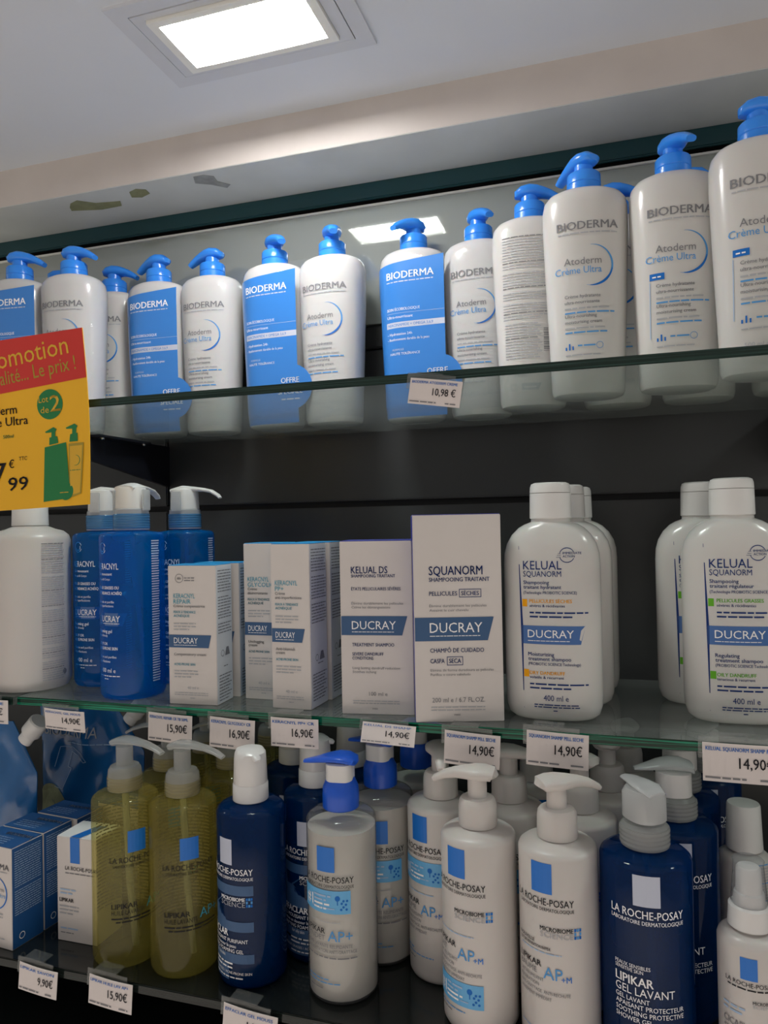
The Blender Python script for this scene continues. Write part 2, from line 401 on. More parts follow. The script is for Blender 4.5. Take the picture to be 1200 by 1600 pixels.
# support brackets
def bracket(x, z, label, L=.29):
    t = thing('shelf_bracket', label, 'bracket', (x, WALL, z))
    V = [(-.0025,0,-.055),(-.0025,-.004,-.055),(-.0025,-L*.55,-.03),(-.0025,-L,-.014),(-.0025,-L,0),(-.0025,0,0)]
    n_ = len(V); V = V+[(.0025, y, q) for _, y, q in V]
    Fc = [tuple(range(n_)), tuple(range(2*n_-1, n_-1, -1))]+[(i, (i+1) % n_, n_+(i+1) % n_, n_+i) for i in range(n_)]
    put('arm', solid(mesh('arm', V, Fc, ['bracket_metal'])), t)
    for s_ in (-.011, .011):
        for yy in (-.07, -.15):
            a = put('screw', loft('screw', [(-.006,.002,.002,2),(-.005,.003,.003,2),(-.001,.003,.003,2),(0,.004,.004,2)], 'steel', 12), t, loc=(s_, yy, 0))
    put('crossbar', box('crossbar', -.016, .016, -.16, -.06, -.0035, -.0001, ['bracket_metal'], bevel=.0008), t)
bx = at(262, 690, WALL).x
bracket(bx, ZT-.0074, 'black metal bracket under the top glass shelf, right of the yellow sign')
bracket(at(1185, 640, WALL-.02).x+.02, ZT-.0074, 'black metal bracket under the top glass shelf at the right picture edge')
bracket(-1.02, ZM-.0086, 'black metal bracket under the middle glass shelf beyond the left picture edge')
bracket(.42, ZM-.0086, 'black metal bracket under the middle glass shelf beyond the right picture edge')
bracket(bx, ZL-.0082, 'black metal bracket under the bottom glass shelf, in shadow')

# ================================================================= BOTTLE PARTS
# --- tapered body of the top-shelf bottles
PA = [(0,.029,.021,2.4),(.0015,.0325,.0245,2.4),(.006,.0342,.0262,2.4),(.05,.0358,.0276,2.4),(.12,.0386,.0294,2.4),(.165,.0401,.0302,2.4),(.182,.0399,.0300,2.4),(.1895,.0384,.0288,2.35),(.1945,.0345,.0262,2.3),(.1975,.0280,.0225,2.2),(.1988,.0215,.0195,2.1),(.2000,.0160,.0155,2),(.2015,.0145,.0145,2)]
def lotion_label(kind):
    def mk():
        d = Decal(); A = 'L'
        if kind in ('front', 'tag'):
            u0 = -.022
            d.text('BIODERMA', 0, .1545, .0074, 'ink_grey', 1.2, .056, 'C')
            d.micro(-.027, .1505, .027, .0018, 'ink_light')
            d.text('Atoderm', .012, .1215, .0066, 'ink_grey', 0, .034, 'R'); d.text('Crème Ultra', .012, .1132, .0063, 'ink_sky', 0, .042, 'R')
            d.arc(.003, .1205, .0190, .0002, .0018, -105, 92, 'ink_sky')
            d.arc(.003, .1205, .0190, .0006, .0022, -95, -10, 'ink_blue', lift=1)
            if kind == 'tag':
                d.rect(u0-.005, .0975, u0+.007, .1035, 'ink_blue'); d.micro(u0-.003, .0995, u0+.004, .002, 'ink_white', lift=2)
                d.rect(u0-.0052, .045, u0-.0046, .096, 'ink_pale')
            v = .0905
            d.text('Crème hydratante', u0, v, .0030, 'ink_grey', .8); d.text('ultra-nourrissante', u0, v-.0055, .0030, 'ink_grey', .8)
            d.micro(u0, v-.0105, u0+.040, .0022, 'ink_light'); d.micro(u0, v-.0145, u0+.045, .0022, 'ink_sky')
            v = .0720
            d.text('Ultra-nourishing', u0, v, .0030, 'ink_grey', .8); d.text('moisturising cream', u0, v-.0055, .0030, 'ink_grey', .8)
            d.micro(u0, v-.0105, u0+.036, .0022, 'ink_light'); d.micro(u0, v-.0145, u0+.038, .0022, 'ink_sky')
            for q, hh in ((0, .003), (.003, .006), (.006, .0035)): d.rect(u0+q, .042, u0+q+.0013, .042+hh, 'ink_blue')
            d.micro(u0+.011, .045, u0+.027, .0022, 'ink_sky'); d.arc(u0+.031, .0455, .003, .0004, .0004, 0, 360, 'ink_sky')
            d.micro(u0, .0365, u0+.032, .0017, 'ink_light')
            d.text('500 ml e', u0+.002, .022, .0036, 'ink_light'); d.text('16.9 FL.OZ.', .006, .022, .0030, 'ink_light')
        elif kind == 'back':
            for i in range(44):
                v = .174-i*.0029
                if i in (12, 19, 23, 30): continue
                d.micro(-.030+(.0015 if i > 30 else 0), v, .030 if i < 29 else .004+.002*(i % 3), .0016, 'ink_light' if i % 9 else 'ink_grey', seed=i)
            for i in range(15):
                y = .056+i*.0016; d.rect(.010, y, .0235, y+(.0004, .0008, .0011)[i*7 % 3], 'ink_grey')
            for i in range(12): d.rect(-.020+i*.0012+(i % 3)*.0003, .030, -.0195+i*.0012+(i % 2)*.0003, .0385, 'ink_light')
            d.arc(-.021, .020, .0032, .0006, .0006, 30, 330, 'ink_light'); d.quad((-.013,.0165), (.004,.0165), (.007,.0235), (-.013,.0235), 'ink_light'); d.micro(-.011, .019, .002, .002, 'white_plastic')
        return d.build(on_profile(PA))
    return cached(('al', kind), mk)
def blue_pump(parent, phi, z0=.2, squash=0):
    """collar, stem and head with spout of the blue pump; phi is the spout's heading in the world, parent's own turn removed"""
    rz = phi-parent.rotation_euler.z
    put('pump_collar', cached('bpc', lambda: loft('collar', [(.1985,.0150,.0150,2),(.1995,.0162,.0162,2),(.2065,.0162,.0162,2),(.2072,.0156,.0156,2),(.2080,.0162,.0162,2),(.2165,.0160,.0160,2),(.2180,.0148,.0148,2),(.2186,.009,.009,2)], 'blue_pump', 36)), parent, rz)
    put('pump_stem', cached('bps', lambda: loft('stem', [(.2175,.0092,.0092,2),(.2290,.0088,.0088,2)], 'blue_pump', 20)), parent, rz)
    put('pump_head', cached('bph', lambda: sweep('head', [(-.0125,.2262,.0045,.0030),(-.0120,.2288,.0085,.0050),(-.0075,.2310,.0110,.0066),(0,.2318,.0118,.0074),(.007,.2312,.0108,.0068),(.014,.2300,.0086,.0056),(.021,.2277,.0068,.0046),(.028,.2240,.0058,.0038),(.0335,.2205,.0048,.0030)], 'blue_pump', 24)), parent, rz)
def lotion_bottle(cx, ty, label, phi, kind='front', rz=0, h=.238, group='single white lotion bottles on the top shelf', pos=None):
    p_ = pos or atz(cx, ty, ZT+h)
    t = thing('pump_bottle', label, 'bottle', (p_.x, p_.y, ZT+.0002), rz, group)
    put('body', cached('ab', lambda: loft('body', PA, 'white_plastic', 56)), t)
    put('printed_label', lotion_label(kind), t)
    blue_pump(t, math.radians(phi)); return t
# --- twin packs
C0 = .0385
def hull(u, v, off):
    zs = [g[0] for g in PA[:9]]; rx = float(np.interp(v, zs, [g[1] for g in PA[:9]]))+off+.0008; ry = float(np.interp(v, zs, [g[2] for g in PA[:9]]))+off+.0008
    if abs(u) <= C0: return (u, -ry, v)
    x = min(.995, (abs(u)-C0)/rx); return (math.copysign(C0+x*rx, u), -ry*(1-x**2.4)**(1/2.4), v)
def film_mesh():
    V = []; Fc = []; n_ = 60; zs = [.001,.01,.05,.09,.13,.165,.18,.189,.194]
    for z in zs:
        rx = float(np.interp(z, [g[0] for g in PA], [g[1] for g in PA]))+.0008; ry = float(np.interp(z, [g[0] for g in PA], [g[2] for g in PA]))+.0008
        for i in range(n_):
            a = 2*math.pi*i/n_; c_, s_ = sgnp(math.cos(a), 2/2.4), sgnp(math.sin(a), 2/2.4)
            V.append((c_*rx+math.copysign(C0, c_), s_*ry+random.uniform(-.0003,.0003), z))
    for k in range(len(zs)-1):
        for i in range(n_):
            j = (i+1) % n_; Fc.append((k*n_+i, k*n_+j, (k+1)*n_+j, (k+1)*n_+i))
    return mesh('film', V, Fc, ['clear_film'], smooth=True)
def wrap_label():
    d = Decal(); xr = .004; xl = -C0-.0395
    d.quad((xl,.003), (xr,.003), (xr,.184), (xl,.178), 'wrap_blue')
    d.disc(-.004, .045, .0265, 'wrap_blue', lift=-1)
    u0 = -C0-.026
    d.text('BIODERMA', u0, .1610, .0080, 'ink_white', 1.0, .057); d.micro(u0, .1570, u0+.056, .0018, 'sleeve_white')
    d.text('SOIN ÉCOBIOLOGIQUE', u0, .1245, .0031, 'ink_white', .5, .040); d.rect(u0, .1215, xr, .1218, 'sleeve_white', 1)
    d.text('Ultra-nourrissant', u0, .1160, .0031, 'ink_white', .5)
    d.rect(u0-.001, .1050, xr, .1115, 'sleeve_white', 1); d.text('NIACINAMIDE + OMEGA 3,6,9', u0+.001, .1067, .0031, 'wrap_blue', .5, .054)
    d.text('- Hydratation 24h', u0, .0965, .0029, 'ink_white', .5); d.text('- Renforcement durable de la peau', u0, .0905, .0029, 'ink_white', .5, .050)
    d.text('FORMULE', u0+.006, .0790, .0022, 'sleeve_white', .2); d.text('HAUTE TOLÉRANCE', u0+.003, .0740, .0027, 'ink_white', .5)
    d.text('OFFRE', -.006, .0500, .0062, 'ink_white', 1.2, .024, 'C'); d.text('SPÉCIALE', -.006, .0370, .0055, 'ink_white', 1.2, .032, 'C')
    d.micro(-.018, .030, .006, .0025, 'sleeve_white')
    return d.build(hull, 'printed_wrap')
def mate_label():
    return lotion_label('front')
def twin_pack(p1, p2, label, ph1, ph2):
    a = Vector(p1); b = Vector(p2); m_ = (a+b)/2; dv = b-a; rz = math.atan2(dv.y, dv.x)
    t = thing('twin_pack', label, 'bottle', (m_.x, m_.y, ZT+.0002), rz, 'shrink-wrapped twin packs on the top shelf')
    for s_, ph in ((-1, ph1), (1, ph2)):
        put('body', cached('ab', None), t, loc=(s_*C0, 0, 0))
        b0 = len(t.children)
        before = list(t.children)
        blue_pump(t, math.radians(ph))
        for o_ in [c_ for c_ in t.children if c_ not in before]: o_.location.x = s_*C0
    put('printed_label', mate_label(), t, loc=(C0, 0, 0))
    put('printed_wrap', cached('wl', wrap_label), t, label='blue printed wrap with white lettering')
    put('clear_wrap', cached('fm', film_mesh), t, label='clear shrink film')
    return t

VP = lambda x, y: Vector((x, y, 0))
lotion_bottle(0, 0, 'white pump bottle just right of the bottle showing its back, spout bent away left', 138, rz=.12, pos=VP(-.0250,.748))
twin_pack((-.727,.767), (-.649,.776), 'twin pack at far left, its blue-wrapped bottle partly behind the yellow sign', 12, -3)
lotion_bottle(0, 0, 'white pump bottle behind the leftmost twin pack, only a bit of its pump showing', 40, rz=1.57, pos=VP(-.7290,.842))
lotion_bottle(0, 0, 'half-hidden white pump bottle between the leftmost twin pack and the next one', 8, rz=.0, pos=VP(-.6480,.853))
twin_pack((-.5665,.838), (-.4915,.842), 'twin pack second from the left, both spouts pointing left', 172, 176)
twin_pack((-.397,.831), (-.320,.828), 'twin pack in the middle of the top shelf, left of the price tag', -50, -66)
twin_pack((-.2225,.842), (-.1460,.842), 'twin pack behind the hanging price tag on the top shelf', -120, -58)
lotion_bottle(0, 0, 'white pump bottle turned round to show its printed back', 8, 'back', rz=.16, pos=VP(-.0830,.799))
b6 = lotion_bottle(0, 0, 'second white pump bottle from the right, small blue square on its front', -66, 'tag', rz=.12, pos=VP(.0560,.742))
b7 = lotion_bottle(0, 0, 'rightmost white pump bottle, cut by the picture edge', 0, 'tag', rz=.05, pos=VP(.1215,.700))
for x_, y_, ph, lab in ((.0020, .826, 0, 'white pump bottle hidden behind the bottle next to the printed back, blue spout showing right'),
                        (.0805, .818, 175, 'white pump bottle hidden behind the second bottle from the right'),
                        (.1620, .800, 10, 'white pump bottle hidden behind the rightmost bottle')):
    lotion_bottle(0, 0, lab, ph, pos=VP(x_, y_))

# --- middle shelf: oval shampoo bottles
PK = [(0,.030,.0165,2.5),(.0015,.0350,.0205,2.5),(.005,.0392,.0235,2.5),(.012,.0414,.0252,2.5),(.022,.0420,.0258,2.5),(.135,.0420,.0258,2.5),(.145,.0413,.0254,2.5),(.1535,.0390,.0244,2.4),(.1615,.0345,.0226,2.3),(.1675,.0285,.0206,2.15),(.1705,.0235,.0190,2.05),(.1720,.0195,.0175,2),(.1728,.0175,.0170,2),(.1760,.0172,.0168,2)]
def shampoo_label(kind):
    def mk():
        d = Decal(); g = kind == 'green'; hl = 'ink_green' if g else 'ink_orange'; n_ = 'ink_navy'
        d.quad((-.0242,.0115), (-.0239,.0115), (-.0235,.083), (-.0255,.083), 'ink_navy'); d.quad((-.0255,.083), (-.0235,.083), (-.0262,.152), (-.0265,.152), 'ink_navy')
        u = -.0225
        d.text('KELUAL', u, .1317, .0074, n_, .3, .033); d.text('SQUANORM', u, .1255, .0048, n_, .2, .0325)
        d.text('Shampooing', u, .1190, .0031, n_, .8); d.text('traitant régulateur' if g else 'traitant hydratant', u, .1150, .0031, n_, .8); d.text('(Technologie PROBIOTIC SCIENCE)', u, .1105, .0024, n_, .4, .045)
        d.rect(-.0238, .0995, -.0195, .1060, hl); u2 = -.0175
        d.text('PELLICULES GRASSES' if g else 'PELLICULES SÈCHES', u2, .1030, .0029, hl, 1.2, .036); d.text('sévères & récidivantes', u2, .0993, .0023, n_, .6, .030)
        d.micro(u2, .0938, u2+.049, .0021, n_); d.micro(u2, .0903, u2+.036, .0021, n_)
        d.quad((-.0245,.0674), (.0250,.0674), (.0290,.0832), (-.0245,.0832), 'band_slate_bright'); d.text('DUCRAY', u+.003, .0730, .0066, 'ink_white', .2, .039); d.micro(u+.003, .0700, .016, .0009, 'ink_white', lift=2)
        d.text('Regulating' if g else 'Moisturizing', u+.003, .0572, .0031, n_, .8); d.text('treatment shampoo', u+.003, .0532, .0031, n_, .8); d.text('(PROBIOTIC SCIENCE Technology)', u+.003, .0492, .0024, n_, .4, .044)
        d.rect(-.0235, .0388, -.0190, .0453, hl); d.text('OILY DANDRUFF' if g else 'DRY DANDRUFF', u+.004, .0412, .0029, hl, 1.2, .030); d.text('tenacious & recurrent' if g else 'volatile & recurrent', u+.004, .0378, .0023, n_, .6, .029)
        d.micro(u+.004, .0324, u+.053, .0021, n_); d.micro(u+.004, .0290, u+.040, .0021, n_)
        d.text('400 ml e', -.0070, .0190, .0048, n_, 0, .021); d.micro(-.015, .0150, .023, .0014, n_); d.micro(-.015, .0130, .023, .0014, n_); d.micro(.001, .0100, .006, .0014, n_)
        d.arc(.0150, .1440, .0062, .0005, .0007, 25, 165, n_); d.arc(.0150, .1440, .0062, .0005, .0007, 200, 335, n_)
        d.text('IMMEDIATE', .0115, .1448, .0019, n_, .8, .0155); d.text('ACTION', .0115, .1420, .0019, n_, .8, .010)
        for q in range(3): d.rect(.0060+q*.0008, .1420+q*.0016, .0100, .1423+q*.0016, n_)
        return d.build(on_profile(PK))
    return cached(('kl', kind), mk)
def shampoo(x, y, label, kind, rz=.0):
    t = thing('shampoo_bottle', label, 'bottle', (x, y, ZM+.0002), rz, 'white shampoo bottles on the middle shelf')
    put('body', cached('kb', lambda: loft('body', PK, 'white_plastic', 56)), t)
    put('cap', cached('kc', lambda: joined('cap', [loft('c', [(.1755,.0176,.0172,2),(.1762,.0184,.0178,2.1),(.1980,.0179,.0174,2.1)], 'white_cap', 40), loft('c2', [(.1984,.0179,.0174,2.1),(.2035,.0176,.0171,2.1),(.2064,.0166,.0161,2.1),(.2075,.0140,.0135,2)], 'white_cap', 40)])), t)
    put('printed_label', shampoo_label(kind), t); return t
shampoo(-.0577, .678, 'foremost white shampoo bottle with orange marks, right of the tallest carton', 'orange', .0)
shampoo(-.0485, .735, 'white shampoo bottle second in the row behind the one with orange marks', 'orange', .0)
shampoo(-.0440, .793, 'white shampoo bottle third and last in the row with orange marks', 'orange', .0)
shampoo(.0935, .702, 'foremost white shampoo bottle with green marks at the right picture edge', 'green', .03)
shampoo(.0750, .762, 'white shampoo bottle standing behind the one with green marks', 'green', .0)

# --- middle shelf left: big white bottle and blue gel bottles
def cylprof(r, h, neck=.013, sh=.004, slope=.003, base=.004):
    return [(0,r-base,r-base,2),(.001,r-base*.45,r-base*.45,2),(base,r-.0002,r-.0002,2),(base+.004,r,r,2),(h*.5,r,r,2),(h-sh,r,r,2),(h-sh*.45,r-sh*.2,r-sh*.2,2),(h,r-sh*.75,r-sh*.75,2),(h+slope*.4,r-sh*1.6,r-sh*1.6,2),(h+slope,neck+.001,neck+.001,2),(h+slope+.001,neck,neck,2),(h+slope+.008,neck,neck,2)]
PM0 = cylprof(.0415, .172, .016, .010, .006, .008)
p_ = Vector((-.626, .672, ZM+.0007))
t = thing('white_bottle', 'large white bottle below the yellow sign, fine print down its right side', 'bottle', p_, .12)
put('body', loft('body', PM0, 'white_satin', 56), t)
put('cap', loft('cap', [(.178,.0185,.0185,2),(.1785,.0190,.0190,2),(.215,.0180,.0180,2),(.218,.016,.016,2)], 'white_cap', 40), t)
d = Decal()
for i in range(62):
    if i not in (14, 29, 46, 52): d.micro(.022, .158-i*.0024, .050-.001*(i % 3), .0013, 'ink_light' if i % 7 else 'ink_grey', seed=i)
d.disc(.049, .018, .003, 'ink_grey'); d.disc(.0465, .008, .0001, 'ink_grey')
put('printed_label', d.build(on_profile(PM0, 'cyl', .35)), t)

PG = [(0,.026,.026,2.2),(.001,.0292,.0292,2.2),(.004,.0312,.0312,2.2),(.008,.0318,.0318,2.2),(.165,.0318,.0318,2.2),(.1672,.0312,.0312,2.2),(.1690,.029,.029,2.2),(.1705,.0190,.0190,2.1),(.1712,.0150,.0150,2),(.190,.0145,.0145,2)]
PG2 = [(z*.96+.0015, rx-.0016, ry-.0016, p) for z, rx, ry, p in PG[:6]]
def gel_label():
    d = Decal(); W_ = 'ink_white'; u = -.020
    d.arc(-.012, .154, .0055, .0006, .0008, 20, 340, W_); d.arc(-.012, .154, .0035, .0006, .0008, 190, 380, W_)
    d.text('KERACNYL', u, .1325, .0062, W_, .2, .030); d.text('Gel moussant', u, .1265, .0028, W_, .8); d.text('Visage & Corps', u, .1215, .0022, W_, .4)
    d.text('PEAUX GRASSES OU', u, .1125, .0030, W_, .8, .030); d.text('À TENDANCE ACNÉIQUE', u, .1070, .0030, W_, .8, .037)
    d.text('Nettoie et purifie', u, .0985, .0024, W_, .4); d.text('les imperfections', u, .0945, .0024, W_, .4)
    d.quad((u-.001,.0755), (.0135,.0755), (.0185,.0885), (u-.001,.0885), 'band_slate_bright'); d.text('DUCRAY', u+.001, .0795, .0062, W_, .2, .030); d.micro(u+.001, .0775, .010, .0009, W_)
    d.text('Foaming gel', u, .0685, .0032, W_, .8); d.text('Face & body', u, .0645, .0022, W_, .4)
    d.text('OILY OR', u, .0560, .0028, W_, .8); d.text('ACNE-PRONE SKIN', u, .0512, .0030, W_, .8, .028)
    d.text('Cleans and purifies', u, .0430, .0024, W_, .4); d.text('imperfections', u, .0385, .0024, W_, .4)
    d.text('400 ml e', u+.004, .0285, .0042, W_, 0); d.micro(u, .0245, u+.030, .0014, W_); d.micro(u+.010, .0215, u+.016, .0012, W_)
    return d.build(on_profile(PG, 'cyl'))
def gel_side():
    d = Decal(); 
    for i in range(56):
        v = .160-i*.0026; d.rect(.0435, v, .0545-(i % 4)*.0004, v+.0013, 'sleeve_white')
    return d.build(on_profile(PG, 'cyl'))
def gel_bottle(x, y, label, rz, phi):
    t = thing('gel_bottle', label, 'bottle', (x, y, ZM+.0002), rz, 'blue gel bottles on the middle shelf')
    put('body', cached('gb', lambda: loft('body', PG, 'blue_gel', 48)), t)
    put('dip_tube', cached('gt', lambda: loft('tube', [(.004,.0028,.0028,2,.018,0),(.06,.0028,.0028,2,.012,0),(.12,.0028,.0028,2,.003,0),(.19,.0028,.0028,2,0,0)], 'blue_thread', 12)), t)
    put('printed_label', cached('gl', gel_label), t); put('side_print', cached('gls', gel_side), t)
    rz2 = phi-rz
    col = put('pump_collar', cached('gc', lambda: loft('collar', [(.1715,.0172,.0172,2),(.1722,.0182,.0182,2),(.1900,.0176,.0176,2),(.1935,.0172,.0172,2),(.1945,.0160,.0160,2)], 'frosted_light', 36)), t, rz2)
    put('screw_thread', cached('gth', lambda: loft('thread', [(.1735+.0026*k+dz, r_, r_, 2) for k in range(6) for dz, r_ in ((0,.0183),(.0008,.0187),(.0018,.0187),(.0024,.0183))], 'blue_thread', 30)), col)
    hd = put('pump_head', cached('gh', lambda: joined('head', [loft('h', [(.1935,.0150,.0150,2.2),(.1945,.0158,.0158,2.2),(.2130,.0152,.0152,2.2),(.2165,.0142,.0142,2.2),(.2180,.0110,.0110,2.1)], 'white_cap', 36),
        sweep('s', [(-.012,.2150,.012,.0035),(0,.2175,.0120,.0040),(.012,.2170,.0080,.0030),(.024,.2160,.0060,.0022),(.034,.2140,.0050,.0020),(.0425,.2090,.0042,.0018),(.045,.2060,.0034,.0014)], 'white_cap', 20)])), t, rz2)
    for s_ in (-1, 1): put('clip', cached(('gcl', s_), lambda: box('c', -.006, .006, s_*.0185-.0012, s_*.0185+.0012, .192, .214, ['frosted_light'], bevel=.0008)), t, rz2, label='translucent side clip')
    return t
gel_bottle(-.4880, .665, 'foremost blue gel bottle with white pump, left of the shortest carton', -.10, math.radians(88))
gel_bottle(-.5590, .710, 'blue gel bottle right of the big white bottle, partly under the yellow sign', .08, math.radians(10))
gel_bottle(-.4740, .744, 'rearmost blue gel bottle, behind the shortest carton, spout pointing right', .10, math.radians(2))

# ---------------------------------------------------------------- cartons
def carton_label(w, h, spec, dark='ink_navy'):
    d = Decal()
    for it in spec: getattr(d, it[0])(*it[1:])
    return d
def carton(x, y, z, w, dp, h, rz, label, topm, leftm, draw=None, side=None, rightm='card_side', frontm='card_white', topdraw=None, group='white cartons on the middle shelf'):
    """x, y = front right bottom corner"""
    t = thing('carton', label, 'box', (x, y, z+.0002), rz, group)
    me = box('carton', -w, 0, 0, dp, 0, h, [frontm, topm, rightm, leftm], [0,1,0,2,0,3], bevel=.0005)
    put('box_body', me, t)
    # tuck flap line on top: a lid sheet slightly proud
    put('lid', box('lid', -w+.0006, -.0006, .0007, dp-.0007, h, h+.0006, [topm]), t)
    if draw:
        d = Decal(); draw(d); put('printed_front', d.build(flat(0)), t)
    if side:
        d = Decal(); side(d); put('printed_side', d.build(side_right(0)), t)
    if topdraw:
        d = Decal(); topdraw(d); put('printed_top', d.build(top_face(h+.0006)), t)
    return t
def side_print(dp, h, icon=.33, lines=True):
    def f(d):
        v = h-.006; i = 0
        while v > h*.50:
            if i % 9 != 8: d.micro(.003, v, dp-.003-(.004 if i % 5 == 4 else 0), .0015, 'ink_grey', seed=i)
            v -= .0029; i += 1
        d.arc(dp*.35, h*icon, .003, .0006, .0006, 0, 360, 'ink_grey'); d.quad((dp*.5,h*icon-.003), (dp*.8,h*icon-.003), (dp*.72,h*icon+.005), (dp*.58,h*icon+.005), 'ink_grey')
        d.micro(dp*.4, h*.26, dp*.7, .0015, 'ink_grey')
        for k in range(9): d.micro(.004, h*.20-k*.0030, dp-.004-(k % 3)*.003, .0016, 'ink_grey', seed=50+k)
    return f
def keracnyl(w, h, l1, l2, l3, l4, m1, m2, yb, kt=.054, bh=.0130, u0=.0045, dw=.0195):
    def f(d):
        u = -w+u0; y = yb+kt
        d.text(l1, u, y, .0045, 'ink_teal', .2, .0235 if len(l1) < 9 else .027); d.text(l2, u, y-.0054, .0042, 'ink_teal', .2)
        d.text(l3, u, y-.0090, .0026, 'ink_grey', .8); y2 = y-.0130
        if l4: d.text(l4, u, y2, .0026, 'ink_grey', .8); y2 -= .0045
        d.text('PEAUX À TENDANCE', u, y2-.0018, .0024, 'ink_teal', .8, .024); d.text('ACNÉIQUE', u, y2-.0055, .0024, 'ink_teal', .8)
        d.para(u, y2-.0125, u+.024, .0017, 3, 'ink_light')
        d.quad((-w+.0006, yb), (-.0085, yb), (-.0055, yb+bh), (-w+.0006, yb+bh), 'band_slate')
        d.text('DUCRAY', u, yb+.0042, .0055, 'ink_white', .2, w*.50); d.micro(u, yb+.0022, u+w*.48, .0008, 'ink_white', lift=2)
        d.text(m1, u, yb-.0078, .0027, 'ink_grey', .6)
        if m2: d.text(m2, u, yb-.0113, .0027, 'ink_grey', .6)
        d.text('ACNE-PRONE SKIN', u, yb-.0175, .0023, 'ink_teal', .8, .023)
        d.para(u, yb-.0235, u+.026, .0017, 3, 'ink_light')
        d.text('40 ml e', -w*.5-.006, .0150, .0028, 'ink_light'); d.micro(u, .0110, u+w*.7, .0011, 'ink_light'); d.micro(u, .0090, u+w*.7, .0011, 'ink_light'); d.micro(-w*.5-.003, .0060, -w*.5+.002, .0011, 'ink_light')
    return f
def place(px, py, z): v = atz(px, py, z); return v.x, v.y
x_, y_ = place(340, 1103, ZM)
def rep(d):
    keracnyl(.052, .136, 'KERACNYL', 'REPAIR', 'Crème compensatrice', '', 'Compensatory cream', '', .0555, .0485, .0125, .006)(d)
    d.arc(-.0395, .1235, .0042, .0005, .0005, 0, 360, 'ink_grey'); d.text('48h', -.042, .1224, .0022, 'ink_grey', .8); d.micro(-.034, .1235, -.023, .0014, 'ink_grey'); d.micro(-.034, .1210, -.023, .0014, 'ink_grey')
carton(x_, y_, ZM, .052, .034, .136, .05, 'shortest white carton with light-blue top, in front of blue gel bottles', 'card_blue', 'card_blue', rep, side_print(.034, .136, .36))
x_, y_ = place(375, 1090, ZM)
carton(x_-.001, y_+.003, ZM, .052, .028, .136, .02, 'white carton half hidden behind the shortest carton', 'card_blue', 'card_blue', keracnyl(.052, .136, 'KERACNYL', 'REPAIR', 'Crème compensatrice', '', 'Compensatory cream', '', .0535), side_print(.028, .136, .36))
x_, y_ = place(487, 1110, ZM); xb, yb_ = x_, y_
carton(x_, y_, ZM, .0405, .040, .156, -.02, 'narrow white carton with light-blue top and printed right side', 'card_blue', 'card_blue', keracnyl(.0405, .156, 'KERACNYL', 'PP+', 'Crème', 'anti-imperfections', 'Anti-blemish', 'cream', .0628), side_print(.040, .156, .30))
carton(x_+.004, y_+.0425, ZM, .0405, .036, .156, -.02, 'narrow white carton directly behind the one with printed right side', 'card_blue', 'card_blue', None, side_print(.036, .156, .33))
carton(x_-.0425, y_+.029, ZM, .042, .036, .156, 0, 'narrow white carton set back between the shortest and the printed-side carton', 'card_blue', 'card_blue', keracnyl(.042, .156, 'KERACNYL', 'GLYCOLIC+', 'Crème', 'désincrustante', 'Unclogging', 'cream', .0640), side_print(.036, .156))
def frame_box(d, x0, x1, y0, y1, m_):
    e_ = .0005; d.rect(x0, y0, x1, y0+e_, m_); d.rect(x0, y1-e_, x1, y1, m_); d.rect(x0, y0, x0+e_, y1, m_); d.rect(x1-e_, y0, x1, y1, m_)
def kelual_front(d):
    w = .067; u = -w+.0105; n_ = 'ink_navy'
    d.text('KELUAL DS', u, .1286, .0062, n_, .5, .034); d.text('SHAMPOOING TRAITANT', u, .1248, .0028, n_, .8, .041); d.text('ÉTATS PELLICULAIRES SÉVÈRES', u, .1130, .0028, n_, .6, .0458)
    d.text('Élimine durablement les pellicules', u, .1000, .0022, 'ink_grey', .2, .048); d.text('Calme les démangeaisons', u, .0965, .0022, 'ink_grey', .2, .036)
    d.quad((-w+.0006, .0720), (-.0100, .0720), (-.0050, .0895), (-w+.0006, .0895), 'band_slate'); d.text('DUCRAY', u, .0775, .0074, 'ink_white', .2, .041); d.micro(u, .0748, u+.040, .0009, 'ink_white', lift=2)
    d.text('TREATMENT SHAMPOO', u, .0618, .0030, n_, .6, .039); d.text('SEVERE DANDRUFF', u, .0535, .0028, n_, .6, .029); d.text('CONDITIONS', u, .0497, .0028, n_, .6, .0195)
    d.text('Long lasting dandruff reduction', u, .0410, .0022, 'ink_grey', .2, .044); d.text('Soothes itching', u, .0375, .0022, 'ink_grey', .2, .022)
    d.text('100 ml e', -w*.5-.008, .0170, .0034, 'ink_grey', 0, .017); d.micro(u, .0118, u+.043, .0012, 'ink_light'); d.micro(u, .0096, u+.043, .0012, 'ink_light'); d.text('PARIS', u+.018, .0045, .0014, 'ink_grey', .4)
